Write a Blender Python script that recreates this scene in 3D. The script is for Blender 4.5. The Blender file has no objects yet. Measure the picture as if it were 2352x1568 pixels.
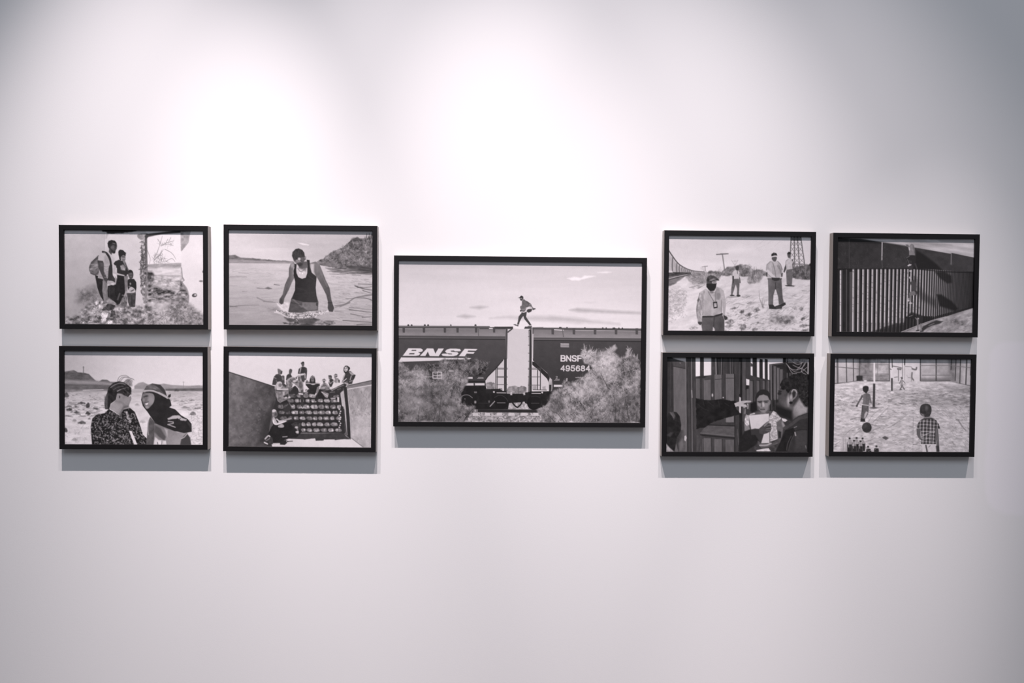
import bpy, math
import numpy as np
from mathutils import Matrix, Vector

# ------------------------------------------------------------------ camera, world, lights, exposure
scene = bpy.context.scene
COL = scene.collection
EYE = 1.55            # camera height above the floor (m)
DEPTH = 0.028         # depth of the picture frames (m)
DIST = 2.5 + DEPTH    # camera to wall (m)

cam_data = bpy.data.cameras.new('camera')
cam_data.sensor_width = 36.0
cam_data.lens = 28.0
cam = bpy.data.objects.new('camera', cam_data)
COL.objects.link(cam)
yaw, pitch, roll = math.radians(1.52162), math.radians(-1.29198), math.radians(0.45698)
fw = Vector((math.sin(yaw) * math.cos(pitch), math.cos(yaw) * math.cos(pitch), math.sin(pitch)))
rt0 = Vector((math.cos(yaw), -math.sin(yaw), 0.0))
up0 = rt0.cross(fw)
rt = math.cos(roll) * rt0 + math.sin(roll) * up0
up = -math.sin(roll) * rt0 + math.cos(roll) * up0
m = Matrix.Identity(4)
for i in range(3):
    m[i][0], m[i][1], m[i][2] = rt[i], up[i], -fw[i]
m.translation = Vector((0.0, -DIST, EYE))
cam.matrix_world = m
scene.camera = cam

world = bpy.data.worlds.new('room_ambience')
scene.world = world
world.use_nodes = True
bg = world.node_tree.nodes['Background']
bg.inputs['Color'].default_value = (0.86, 0.88, 0.97, 1.0)
bg.inputs['Strength'].default_value = 0.22

def spot(name, loc, target, watts, half_deg, blend, colour, radius=0.022):
    d = bpy.data.lights.new(name, 'SPOT')
    d.energy = watts
    d.color = colour
    d.spot_size = math.radians(2 * half_deg)
    d.spot_blend = blend
    d.shadow_soft_size = radius
    o = bpy.data.objects.new(name, d)
    COL.objects.link(o)
    o.location = loc
    o.rotation_euler = (Vector(target) - Vector(loc)).to_track_quat('-Z', 'Y').to_euler()
    return o

WARM = (1.0, 0.887, 0.905)
LZ, LY = 4.9, -1.448
spot('track_spot', (-0.965, LY, LZ), (-1.091, 0.0, 1.133), 810, 15.06, 1.0, WARM)
spot('track_spot', (-0.401, LY, LZ), (-0.209, 0.0, 0.497), 718, 18.87, 1.0, WARM)
spot('track_spot', (0.143, LY, LZ), (0.462, 0.0, 1.001), 526, 17.37, 1.0, WARM)
spot('track_spot', (0.750, LY, LZ), (1.126, 0.0, -0.034), 401, 20.00, 1.0, WARM)
spot('track_spot', (2.099, LY, LZ), (1.204, 0.0, 0.798), 404, 8.30, 1.0, WARM)

# added soft area fill behind the camera, unseen: cool light that lifts the shadows
hall = bpy.data.lights.new('cool_fill_light', 'AREA')
hall.shape = 'RECTANGLE'
hall.size, hall.size_y = 4.0, 2.5
hall.energy = 98.0
hall.color = (0.80, 0.87, 1.0)
hall_o = bpy.data.objects.new('cool_fill_light', hall)
COL.objects.link(hall_o)
hall_o.location = (0.2, -5.0, 5.2)
hall_o.rotation_euler = (Vector((0.1, 0.0, 1.3)) - Vector((0.2, -5.0, 5.2))).to_track_quat('-Z', 'Y').to_euler()


vs = scene.view_settings
vs.view_transform = 'Standard'
vs.look = 'None'
vs.exposure = 0.0
vs.gamma = 1.0
vs.use_curve_mapping = False

# ------------------------------------------------------------------ helpers
def tag(o, label, cat, group=None):
    o['label'] = label
    o['category'] = cat
    if group:
        o['group'] = group

def mesh_obj(name, verts, faces, mat, parent=None, smooth=False):
    me = bpy.data.meshes.new(name)
    me.from_pydata(verts, [], faces)
    me.validate()
    me.update()
    me.materials.append(mat)
    if smooth:
        for p in me.polygons:
            p.use_smooth = True
    o = bpy.data.objects.new(name, me)
    COL.objects.link(o)
    if parent:
        o.parent = parent
    return o

def box_mesh(name, lo, hi, mat, parent=None):
    x0, y0, z0 = lo
    x1, y1, z1 = hi
    v = [(x0, y0, z0), (x1, y0, z0), (x1, y1, z0), (x0, y1, z0), (x0, y0, z1), (x1, y0, z1), (x1, y1, z1), (x0, y1, z1)]
    f = [(3, 2, 1, 0), (4, 5, 6, 7), (0, 1, 5, 4), (1, 2, 6, 5), (2, 3, 7, 6), (3, 0, 4, 7)]
    return mesh_obj(name, v, f, mat, parent)

def new_mat(name):
    mt = bpy.data.materials.new(name)
    mt.use_nodes = True
    nt = mt.node_tree
    return mt, nt, nt.nodes['Principled BSDF']

# ------------------------------------------------------------------ materials
def wall_material():
    mt, nt, b = new_mat('matt_white_wall_paint')
    N, L = nt.nodes, nt.links
    tc = N.new('ShaderNodeTexCoord')
    # rounded rectangle of fresh touch-up paint (object space, metres)
    sx = N.new('ShaderNodeSeparateXYZ')
    nz = N.new('ShaderNodeTexNoise')
    nz.inputs['Scale'].default_value = 5.0
    nz.inputs['Detail'].default_value = 2.0
    L.new(tc.outputs['Object'], nz.inputs['Vector'])
    mixv = N.new('ShaderNodeVectorMath'); mixv.operation = 'MULTIPLY_ADD'
    L.new(nz.outputs['Color'], mixv.inputs[0])
    mixv.inputs[1].default_value = (0.05, 0.0, 0.05)
    L.new(tc.outputs['Object'], mixv.inputs[2])
    L.new(mixv.outputs[0], sx.inputs[0])
    def math_node(op, a, bb):
        n = N.new('ShaderNodeMath'); n.operation = op
        for k, val in enumerate((a, bb)):
            if isinstance(val, (int, float)):
                n.inputs[k].default_value = val
            elif val is not None:
                L.new(val, n.inputs[k])
        return n.outputs[0]
    cx, cz, hx, hz, rr = PATCH
    qx = math_node('MAXIMUM', math_node('SUBTRACT', math_node('ABSOLUTE', math_node('SUBTRACT', sx.outputs[0], cx + 0.025), None), hx - rr), 0.0)
    qz = math_node('MAXIMUM', math_node('SUBTRACT', math_node('ABSOLUTE', math_node('SUBTRACT', sx.outputs[2], cz + 0.025), None), hz - rr), 0.0)
    dd = math_node('SUBTRACT', math_node('SQRT', math_node('ADD', math_node('MULTIPLY', qx, qx), math_node('MULTIPLY', qz, qz)), None), rr)
    mr = N.new('ShaderNodeMapRange')
    mr.inputs['From Min'].default_value = 0.004
    mr.inputs['From Max'].default_value = -0.012
    L.new(dd, mr.inputs['Value'])
    mx = N.new('ShaderNodeMix'); mx.data_type = 'RGBA'
    L.new(mr.outputs[0], mx.inputs['Factor'])
    mx.inputs['A'].default_value = (0.78, 0.775, 0.775, 1)
    mx.inputs['B'].default_value = (0.815, 0.80, 0.82, 1)
    L.new(mx.outputs['Result'], b.inputs['Base Color'])
    b.inputs['Roughness'].default_value = 0.9
    b.inputs['Specular IOR Level'].default_value = 0.2
    # roller texture
    n2 = N.new('ShaderNodeTexNoise'); n2.inputs['Scale'].default_value = 260.0; n2.inputs['Detail'].default_value = 2.0
    L.new(tc.outputs['Object'], n2.inputs['Vector'])
    bp = N.new('ShaderNodeBump'); bp.inputs['Strength'].default_value = 0.10; bp.inputs['Distance'].default_value = 0.001
    L.new(n2.outputs[0], bp.inputs['Height'])
    L.new(bp.outputs[0], b.inputs['Normal'])
    return mt

def floor_material():
    mt, nt, b = new_mat('polished_dark_floor')
    N, L = nt.nodes, nt.links
    tc = N.new('ShaderNodeTexCoord')
    nz = N.new('ShaderNodeTexNoise'); nz.inputs['Scale'].default_value = 3.0; nz.inputs['Detail'].default_value = 6.0
    L.new(tc.outputs['Object'], nz.inputs['Vector'])
    r = N.new('ShaderNodeValToRGB')
    r.color_ramp.elements[0].color = (0.055, 0.05, 0.047, 1)
    r.color_ramp.elements[1].color = (0.085, 0.078, 0.072, 1)
    L.new(nz.outputs[0], r.inputs[0])
    L.new(r.outputs[0], b.inputs['Base Color'])
    b.inputs['Roughness'].default_value = 0.4
    return mt

def frame_material(name, lo, hi, rough, ior):
    mt, nt, b = new_mat(name)
    N, L = nt.nodes, nt.links
    tc = N.new('ShaderNodeTexCoord')
    nz = N.new('ShaderNodeTexNoise'); nz.inputs['Scale'].default_value = 180.0; nz.inputs['Detail'].default_value = 3.0
    L.new(tc.outputs['Object'], nz.inputs['Vector'])
    r = N.new('ShaderNodeValToRGB')
    r.color_ramp.elements[0].color = lo + (1,)
    r.color_ramp.elements[1].color = hi + (1,)
    L.new(nz.outputs[0], r.inputs[0])
    L.new(r.outputs[0], b.inputs['Base Color'])
    b.inputs['Roughness'].default_value = rough
    b.inputs['IOR'].default_value = ior
    bp = N.new('ShaderNodeBump'); bp.inputs['Strength'].default_value = 0.08; bp.inputs['Distance'].default_value = 0.0005
    L.new(nz.outputs[0], bp.inputs['Height'])
    L.new(bp.outputs[0], b.inputs['Normal'])
    return mt

def print_material():
    mt, nt, b = new_mat('matt_photo_print')
    N, L = nt.nodes, nt.links
    at = N.new('ShaderNodeAttribute'); at.attribute_name = 'ink'
    L.new(at.outputs['Color'], b.inputs['Base Color'])
    b.inputs['Roughness'].default_value = 0.75
    b.inputs['Specular IOR Level'].default_value = 0.12
    return mt

def board_material():
    mt, nt, b = new_mat('grey_backing_board')
    N, L = nt.nodes, nt.links
    nz = N.new('ShaderNodeTexNoise'); nz.inputs['Scale'].default_value = 90.0
    r = N.new('ShaderNodeValToRGB')
    r.color_ramp.elements[0].color = (0.18, 0.14, 0.10, 1)
    r.color_ramp.elements[1].color = (0.26, 0.20, 0.15, 1)
    L.new(nz.outputs[0], r.inputs[0]); L.new(r.outputs[0], b.inputs['Base Color'])
    b.inputs['Roughness'].default_value = 0.9
    return mt

# touch-up paint patch on the wall: centre x, centre z, half width, half height, corner radius
PATCH = (1.76, EYE - 0.325, 0.155, 0.285, 0.075)
MW, MFL, MP, MB = wall_material(), floor_material(), print_material(), board_material()
MF = frame_material('satin_black_frame_face', (0.004, 0.0036, 0.0042), (0.008, 0.007, 0.0078), 0.45, 1.38)
MS = frame_material('brown_frame_side', (0.165, 0.135, 0.115), (0.225, 0.187, 0.160), 0.28, 1.6)

# ------------------------------------------------------------------ room shell
wall = box_mesh('wall_back', (-6.0, 0.0, 0.0), (6.5, 0.15, 6.6), MW)
wall['kind'] = 'structure'
floor = box_mesh('floor', (-6.0, -6.0, -0.10), (6.5, 0.15, 0.0), MFL)
floor['kind'] = 'structure'

# ------------------------------------------------------------------ drawing kit for the printed pictures
# Each print is a flat sheet; its ink is drawn procedurally (polygons, strokes, noise) into a colour attribute.
def srgb2lin(v):
    v = np.clip(v, 0, 1)
    return np.where(v <= 0.04045, v / 12.92, ((v + 0.055) / 1.055) ** 2.4)

def homography(src, dst):
    A, bb = [], []
    for (x, y), (u, v) in zip(src, dst):
        A.append([x, y, 1, 0, 0, 0, -u * x, -u * y]); bb.append(u)
        A.append([0, 0, 0, x, y, 1, -v * x, -v * y]); bb.append(v)
    h = np.linalg.solve(np.array(A, float), np.array(bb, float))
    return np.append(h, 1).reshape(3, 3)

def hash2(ix, iy, seed):
    n = (ix.astype(np.int64) * 374761393 + iy.astype(np.int64) * 668265263 + seed * 974711) & 0x7fffffff
    n = ((n ^ (n >> 13)) * 1274126177) & 0x7fffffff
    n = (n ^ (n >> 16)) & 0xffff
    return n / 65535.0

def vnoise(x, y, seed):
    ix, iy = np.floor(x), np.floor(y)
    fx, fy = x - ix, y - iy
    fx, fy = fx * fx * (3 - 2 * fx), fy * fy * (3 - 2 * fy)
    a, b_, c, d = hash2(ix, iy, seed), hash2(ix + 1, iy, seed), hash2(ix, iy + 1, seed), hash2(ix + 1, iy + 1, seed)
    return (a + (b_ - a) * fx) * (1 - fy) + (c + (d - c) * fx) * fy

def smooth_pts(pts, closed=True, n=5):
    P = np.array(pts, float)
    out = []
    k = len(P)
    rng = range(k if closed else k - 1)
    for i in rng:
        p1, p2 = P[i], P[(i + 1) % k]
        p0 = P[i - 1] if (closed or i > 0) else p1
        p3 = P[(i + 2) % k] if (closed or i + 2 < k) else p2
        for j in range(n):
            t = j / n
            out.append(0.5 * ((2 * p1) + (p2 - p0) * t + (2 * p0 - 5 * p1 + 4 * p2 - p3) * t * t + (3 * p1 - p0 - 3 * p2 + p3) * t ** 3))
    if not closed:
        out.append(P[-1])
    return np.array(out)

class Art:
    """Grey picture drawn in a 2128-unit tracing frame; quad = print corners (TL, TR, BR, BL) in that frame."""
    def __init__(self, quad, W, H, base=0.8, seed=1):
        self.W, self.H = W, H
        Hm = homography([(0, 0), (1, 0), (1, 1), (0, 1)], quad)
        u, v = np.meshgrid(np.linspace(0, 1, W), np.linspace(0, 1, H))
        w = Hm[2, 0] * u + Hm[2, 1] * v + 1
        self.X = (Hm[0, 0] * u + Hm[0, 1] * v + Hm[0, 2]) / w
        self.Y = (Hm[1, 0] * u + Hm[1, 1] * v + Hm[1, 2]) / w
        self.Hi = np.linalg.inv(Hm)
        self.px = (self.X.max() - self.X.min()) / W
        self.A = np.full((H, W), base / 255.0 if base > 1 else base, float)
        self.rng = np.random.RandomState(seed)

    def win(self, x0, y0, x1, y1, pad):
        c = np.array([[x0 - pad, y0 - pad, 1], [x1 + pad, y0 - pad, 1], [x1 + pad, y1 + pad, 1], [x0 - pad, y1 + pad, 1]]) @ self.Hi.T
        c = c[:, :2] / c[:, 2:]
        a0, a1 = int(max(0, math.floor(c[:, 0].min() * (self.W - 1)))), int(min(self.W, math.ceil(c[:, 0].max() * (self.W - 1)) + 1))
        b0, b1 = int(max(0, math.floor(c[:, 1].min() * (self.H - 1)))), int(min(self.H, math.ceil(c[:, 1].max() * (self.H - 1)) + 1))
        if a1 <= a0 or b1 <= b0:
            return None
        return slice(b0, b1), slice(a0, a1)

    def noise(self, sx, sy=None, seed=0, ang=0.0, oct=3, sl=None):
        X, Y = (self.X, self.Y) if sl is None else (self.X[sl], self.Y[sl])
        sy = sy or sx
        c, s = math.cos(math.radians(ang)), math.sin(math.radians(ang))
        U, V = (X * c + Y * s) / sx, (-X * s + Y * c) / sy
        t, a, tot = 0, 1.0, 0
        for o in range(oct):
            t = t + a * vnoise(U * 2 ** o + 17.3 * o, V * 2 ** o + 9.1 * o, seed + o)
            tot += a
            a *= 0.55
        return t / tot

    def val(self, v, sl):
        if callable(v):
            return v(self.X[sl], self.Y[sl], sl)
        if isinstance(v, np.ndarray):
            return v[sl]
        return v / 255.0

    def put(self, sl, alpha, v, op=1.0):
        a = np.clip(alpha, 0, 1) * op
        self.A[sl] = self.A[sl] * (1 - a) + self.val(v, sl) * a

    def poly_sd(self, pts, sl):
        X, Y = self.X[sl], self.Y[sl]
        P = np.array(pts, float)
        inside = np.zeros(X.shape, bool)
        d2 = np.full(X.shape, 1e18)
        for (x0, y0), (x1, y1) in zip(P, np.roll(P, -1, 0)):
            if y0 != y1:
                cond = ((Y >= y0) != (Y >= y1))
                xi = x0 + (Y - y0) * (x1 - x0) / (y1 - y0)
                inside ^= cond & (X < xi)
            dx, dy = x1 - x0, y1 - y0
            L2 = dx * dx + dy * dy + 1e-9
            t = np.clip(((X - x0) * dx + (Y - y0) * dy) / L2, 0, 1)
            d2 = np.minimum(d2, (X - x0 - t * dx) ** 2 + (Y - y0 - t * dy) ** 2)
        d = np.sqrt(d2)
        return np.where(inside, -d, d)

    def poly(self, pts, v, soft=None, op=1.0, sm=False, rough=0.0, rs=30, seed=5, mask=None):
        """filled polygon; sm: smooth corners; rough: ragged outline (units) of grain rs; mask(sl): extra alpha"""
        P = smooth_pts(pts) if sm else np.array(pts, float)
        soft = soft or self.px * 1.1
        sl = self.win(P[:, 0].min(), P[:, 1].min(), P[:, 0].max(), P[:, 1].max(), soft + rough)
        if sl is None:
            return
        sd = self.poly_sd(P, sl)
        if rough:
            sd = sd + (self.noise(rs, seed=seed, sl=sl, oct=3) - 0.5) * 2 * rough
        a = np.clip(0.5 - sd / soft, 0, 1)
        if mask is not None:
            a = a * mask(sl)
        self.put(sl, a, v, op)

    def stroke(self, pts, w, v, op=1.0, sm=False, soft=None, closed=False):
        P = smooth_pts(pts, closed, 4) if sm else np.array(pts, float)
        if closed:
            P = np.vstack([P, P[:1]])
        n = len(P)
        ws = np.linspace(w[0], w[1], n) if isinstance(w, (tuple, list)) else np.full(n, w, float)
        soft = soft or self.px
        sl = self.win(P[:, 0].min(), P[:, 1].min(), P[:, 0].max(), P[:, 1].max(), ws.max() / 2 + soft)
        if sl is None:
            return
        X, Y = self.X[sl], self.Y[sl]
        sd = np.full(X.shape, 1e9)
        for i in range(n - 1):
            (x0, y0), (x1, y1) = P[i], P[i + 1]
            dx, dy = x1 - x0, y1 - y0
            t = np.clip(((X - x0) * dx + (Y - y0) * dy) / (dx * dx + dy * dy + 1e-9), 0, 1)
            d = np.hypot(X - x0 - t * dx, Y - y0 - t * dy) - (ws[i] + (ws[i + 1] - ws[i]) * t) / 2
            sd = np.minimum(sd, d)
        thin = min(1.0, max(ws.mean(), 0.1) / self.px)        # hairlines fade instead of vanishing
        self.put(sl, np.clip(0.5 - sd / soft, 0, 1), v, op * (thin if thin < 1 else 1))

    def ell(self, cx, cy, rx, ry, v, ang=0, soft=None, op=1.0):
        soft = soft or self.px * 1.1
        r = max(rx, ry)
        sl = self.win(cx - r, cy - r, cx + r, cy + r, soft)
        if sl is None:
            return
        c, s = math.cos(math.radians(ang)), math.sin(math.radians(ang))
        X, Y = self.X[sl] - cx, self.Y[sl] - cy
        U, V = X * c + Y * s, -X * s + Y * c
        q = np.hypot(U / rx, V / ry)
        self.put(sl, np.clip(0.5 - (q - 1) * min(rx, ry) / soft, 0, 1), v, op)

    def grad(self, x0, y0, v0, x1, y1, v1):
        dx, dy = x1 - x0, y1 - y0
        L2 = dx * dx + dy * dy
        def f(X, Y, sl):
            t = np.clip(((X - x0) * dx + (Y - y0) * dy) / L2, 0, 1)
            return (v0 + (v1 - v0) * t) / 255.0
        return f

    def tex(self, base, amp, sx, sy=None, seed=0, ang=0, oct=3, lo=None, hi=None, con=1.0):
        """noisy tone round base (number or gradient)"""
        def f(X, Y, sl):
            n = self.noise(sx, sy, seed, ang, oct, sl)
            n = np.clip((n - 0.5) * con * 2, -1, 1)
            b0 = base(X, Y, sl) if callable(base) else base / 255.0
            r = b0 + n * amp / 255.0
            return np.clip(r, (lo or 0) / 255.0, (hi or 255) / 255.0)
        return f

    def inside_pts(self, pts, n, seed=0):
        rg = np.random.RandomState(seed)
        P = np.array(pts, float)
        lo, hi = P.min(0), P.max(0)
        out = []
        while len(out) < n:
            q = rg.uniform(lo, hi, (n * 2, 2))
            ins = np.zeros(len(q), bool)
            for (x0, y0), (x1, y1) in zip(P, np.roll(P, -1, 0)):
                if y0 != y1:
                    ins ^= ((q[:, 1] >= y0) != (q[:, 1] >= y1)) & (q[:, 0] < x0 + (q[:, 1] - y0) * (x1 - x0) / (y1 - y0))
            out += list(q[ins])
        return np.array(out[:n])

    def scatter(self, pts, n, length, w, vals, ang=(0, 360), bend=0.3, op=0.8, seed=0, persp=None):
        """n short curved dabs inside the polygon pts"""
        rg = np.random.RandomState(seed)
        for q in self.inside_pts(pts, n, seed):
            a = math.radians(rg.uniform(*ang))
            k = persp(q[1]) if persp else 1.0
            Ln = rg.uniform(*length) * k
            v = rg.uniform(*vals)
            d = np.array([math.cos(a), -math.sin(a)])
            nrm = np.array([d[1], -d[0]])
            b_ = rg.uniform(-bend, bend) * Ln
            ww = rg.uniform(*w) * k
            self.stroke([q, q + d * Ln * 0.5 + nrm * b_ * 0.5, q + d * Ln], (ww, ww * 0.5), v, op)

    def finish(self, grain=5, blur=0.75, seed=99):
        """slight softening and film grain, as in the printed photographs"""
        A = np.pad(self.A, 1, mode='edge')
        k = blur
        B = (A[1:-1, 1:-1] * 4 + (A[:-2, 1:-1] + A[2:, 1:-1] + A[1:-1, :-2] + A[1:-1, 2:]) * 2 + A[:-2, :-2] + A[2:, :-2] + A[:-2, 2:] + A[2:, 2:]) / 16
        B = self.A * (1 - k) + B * k
        rg = np.random.RandomState(seed)
        n = rg.normal(0, 1, B.shape)
        m_ = self.noise(9 * self.px, seed=seed, oct=4) - 0.5
        self.A = np.clip(B + (n * 0.5 + m_ * 1.6) * grain / 255.0 * np.clip(0.4 + B, 0, 1), 0.02, 1)
        return self

    def text(self, s, x, y, h, w, v, sw, gap=0.28, slant=0.0, rot=0.0, op=1.0):
        """stroke lettering; x,y = top left, h = cap height, w = letter width"""
        c, sn = math.cos(math.radians(rot)), math.sin(math.radians(rot))
        pen = 0.0
        for ch in s:
            for st in GLYPH.get(ch, []):
                pts = []
                for (gx, gy) in st:
                    lx = pen + gx * w + slant * (1 - gy) * h
                    ly = gy * h
                    pts.append((x + lx * c - ly * sn, y + lx * sn + ly * c))
                self.stroke(pts, sw, v, op)
            pen += w * (1 + gap) if ch != ' ' else w * 0.6

GLYPH = {
    'B': [[(0, 0), (0, 1)], [(0, 0), (.7, 0), (.92, .1), (.92, .38), (.7, .47), (0, .47)], [(.7, .47), (1, .6), (1, .88), (.75, 1), (0, 1)]],
    'N': [[(0, 1), (0, 0), (1, 1), (1, 0)]],
    'S': [[(1, .2), (.85, .03), (.5, 0), (.15, .04), (.02, .22), (.12, .4), (.5, .48), (.88, .58), (1, .78), (.85, .96), (.5, 1), (.15, .96), (0, .78)]],
    'F': [[(0, 1), (0, 0), (.95, 0)], [(0, .48), (.8, .48)]],
    '4': [[(.75, 1), (.75, 0), (0, .7), (1, .7)]],
    '9': [[(.05, .85), (.25, 1), (.7, .98), (.95, .7), (.97, .35), (.8, .05), (.5, 0), (.15, .06), (.02, .3), (.15, .56), (.5, .62), (.85, .52), (.96, .35)]],
    '5': [[(.92, 0), (.18, 0), (.1, .45), (.5, .36), (.85, .45), (1, .68), (.85, .93), (.5, 1), (.15, .95), (0, .78)]],
    '6': [[(.93, .17), (.75, .02), (.4, .02), (.1, .25), (.03, .65), (.2, .95), (.5, 1), (.85, .93), (.98, .7), (.85, .45), (.5, .38), (.15, .48), (.04, .66)]],
    '8': [[(.5, .46), (.12, .35), (.1, .12), (.5, 0), (.9, .12), (.88, .35), (.5, .46), (.05, .62), (.03, .88), (.5, 1), (.97, .88), (.95, .62), (.5, .46)]],
    '2': [[(.05, .25), (.2, .03), (.5, 0), (.85, .06), (.95, .28), (.8, .5), (.05, 1), (1, 1)]],
    'Y': [[(0, 0), (.5, .5), (1, 0)], [(.5, .5), (.5, 1)]],
    'L': [[(0, 0), (0, 1), (.9, 1)]],
    'D': [[(0, 0), (0, 1), (.6, 1), (1, .7), (1, .3), (.6, 0), (0, 0)]],
    'T': [[(0, 0), (1, 0)], [(.5, 0), (.5, 1)]],
}

def art_family():
    a = Art([(150, 160), (1945, 160), (1940, 1377), (152, 1372)], 368, 246, 208, 1)
    P, S, E, T, G = a.poly, a.stroke, a.ell, a.tex, a.grad
    # left wall and the wall behind the people
    P([(100, 100), (662, 100), (662, 1400), (100, 1400)], T(G(200, 200, 204, 450, 1250, 172), 10, 120, seed=3), soft=10)
    P([(662, 100), (1180, 100), (1180, 1200), (662, 1200)], T(G(760, 200, 214, 1100, 1000, 206), 8, 120, seed=4), soft=10)
    S([(664, 160), (660, 430)], 8, 165, op=0.7)
    P([(560, 420), (720, 420), (600, 1100), (430, 1100)], 172, soft=140, op=0.5)
    P([(330, 950), (560, 880), (640, 1080), (420, 1130), (300, 1080)], T(120, 60, 40, seed=7), soft=120, op=0.75)
    a.scatter([(360, 960), (560, 960), (600, 1090), (380, 1090)], 90, (20, 60), (4, 8), (70, 130), seed=2, op=0.6)
    P([(620, 130), (1110, 130), (1060, 172), (900, 195), (700, 205), (690, 185), (640, 180)], 46, soft=14, rough=6)
    P([(680, 205), (720, 205), (690, 270), (672, 270)], 175, soft=16, op=0.7)
    # opening: sky and field outside
    P([(1195, 160), (1660, 160), (1660, 620), (1195, 620)], 234)
    P([(1200, 600), (1660, 575), (1720, 1000), (1760, 1400), (1180, 1400)], T(190, 55, 70, 26, seed=11, oct=4), soft=10)
    P([(1200, 600), (1660, 578), (1660, 625), (1200, 640)], T(165, 40, 60, 20, seed=12), soft=18)
    P([(1215, 655), (1650, 645), (1645, 735), (1215, 735)], T(214, 26, 80, 16, seed=13), soft=18)
    S([(1215, 738), (1640, 745)], 10, 165, op=0.7)
    P([(1195, 690), (1270, 680), (1330, 770), (1300, 900), (1200, 930)], T(115, 70, 40, seed=14, oct=4, con=1.6), soft=40)
    P([(1300, 760), (1640, 760), (1640, 890), (1300, 900)], T(185, 50, 36, 22, seed=15, con=1.5), soft=40)
    P([(1215, 925), (1330, 890), (1560, 930), (1720, 930), (1745, 1090), (1560, 1060), (1430, 1090), (1215, 1080)], T(118, 80, 44, 26, seed=16, oct=4, con=1.8), soft=40, rough=16)
    P([(1640, 800), (1710, 880), (1745, 1000), (1740, 1140), (1560, 1100), (1630, 930)], T(130, 70, 40, 26, seed=17, con=1.7), soft=30)
    # branches against the sky
    for br in ([(1300, 520), (1345, 430), (1380, 330), (1410, 230)], [(1390, 360), (1460, 320), (1560, 290)], [(1400, 345), (1490, 340), (1550, 350)],
               [(1350, 270), (1385, 330)], [(1300, 540), (1400, 440), (1420, 400)], [(1440, 400), (1530, 450), (1585, 530)], [(1290, 560), (1380, 480), (1370, 560)],
               [(1480, 270), (1450, 330)], [(1520, 250), (1480, 320)], [(1215, 420), (1250, 520), (1240, 590)], [(1450, 560), (1530, 520), (1570, 560)], [(1400, 420), (1330, 560)]):
        S(br, (7, 4), 120, sm=True, op=0.75)
    a.scatter([(1290, 480), (1420, 440), (1480, 590), (1290, 600)], 90, (15, 45), (4, 7), (110, 170), seed=5, op=0.6)
    a.scatter([(1340, 300), (1560, 290), (1540, 360), (1380, 360)], 40, (15, 40), (4, 6), (120, 170), seed=6, op=0.6)
    # broken wall edge
    P([(1140, 270), (1200, 230), (1210, 620), (1205, 1080), (1165, 1135), (1120, 900), (1112, 650), (1135, 480)], T(158, 75, 34, seed=21, oct=4, con=1.7), rough=14, rs=40)
    P([(1182, 240), (1212, 240), (1216, 700), (1200, 1080), (1178, 1110), (1186, 700)], T(G(1200, 240, 80, 1200, 800, 135), 24, 30, seed=22), soft=12)
    P([(1085, 215), (1215, 195), (1190, 262), (1120, 277)], T(150, 45, 30, seed=23), sm=True)
    P([(1180, 235), (1200, 205), (1650, 150), (1945, 150), (1945, 172), (1640, 188), (1400, 206), (1230, 242), (1195, 275)], 66, soft=12)
    a.scatter([(1125, 300), (1195, 300), (1195, 880), (1120, 880)], 70, (12, 34), (8, 18), (55, 105), seed=8, op=0.75)
    # right pillar and right wall
    P([(1645, 150), (1780, 150), (1750, 312), (1662, 428), (1650, 420)], T(160, 40, 34, seed=24, oct=4), soft=12)
    P([(1778, 150), (1960, 150), (1960, 1240), (1830, 1250), (1735, 1175), (1748, 1000), (1712, 905), (1655, 805), (1685, 798), (1662, 755), (1652, 640), (1655, 430), (1752, 312)], T(G(1700, 600, 226, 1900, 1100, 214), 7, 140, seed=25))
    S([(1655, 640), (1665, 760), (1690, 800), (1650, 830)], 12, 120, op=0.7)
    S([(1660, 830), (1720, 910), (1745, 1000), (1740, 1090)], 16, 120, op=0.6, sm=True)
    E(1822, 996, 34, 24, 75, -12); E(1832, 992, 18, 12, 190, -12)
    E(1908, 812, 26, 12, 130); E(1940, 690, 12, 18, 60)
    # ground, rubble and weeds
    P([(140, 1310), (330, 1230), (470, 1110), (560, 1065), (700, 1075), (860, 1110), (1120, 1140), (1180, 1130), (1480, 1130), (1700, 1130), (1830, 1245), (1960, 1235), (1960, 1400), (140, 1400)],
      T(138, 75, 46, 32, seed=31, oct=4, con=1.7), soft=50, rough=24)
    P([(1330, 1110), (1470, 1060), (1480, 1180), (1500, 1300), (1450, 1380), (1330, 1380)], T(205, 40, 60, 40, seed=32), soft=90, op=0.75)
    P([(1470, 1060), (1720, 1080), (1940, 1260), (1940, 1380), (1560, 1380)], T(128, 60, 34, 24, seed=34, con=1.8), soft=70, op=0.8)
    a.scatter([(150, 1340), (500, 1160), (1400, 1170), (1940, 1280), (1940, 1375), (150, 1375)], 420, (18, 55), (5, 11), (60, 225), seed=9, op=0.6)
    a.scatter([(1470, 1080), (1720, 1080), (1940, 1300), (1940, 1375), (1560, 1375)], 240, (25, 90), (4, 7), (80, 200), ang=(20, 160), seed=10, op=0.6)
    for (x, y, r, v) in ((560, 1095, 30, 220), (600, 1150, 34, 205), (540, 1165, 26, 190), (650, 1260, 46, 222), (640, 1320, 36, 205), (720, 1350, 36, 215), (620, 1090, 22, 195), (850, 1180, 40, 170), (380, 1355, 20, 220), (1000, 1330, 50, 175)):
        P([(x - r, y), (x - r * .4, y - r), (x + r, y - r * .5), (x + r * .8, y + r * .6), (x - r * .3, y + r)], T(v, 60, 18, seed=int(x), con=1.8), rough=18, rs=22, soft=12)
    P([(640, 1160), (720, 1100), (790, 1130), (780, 1180), (700, 1200)], T(70, 40, 24, seed=37), rough=10)
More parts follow.
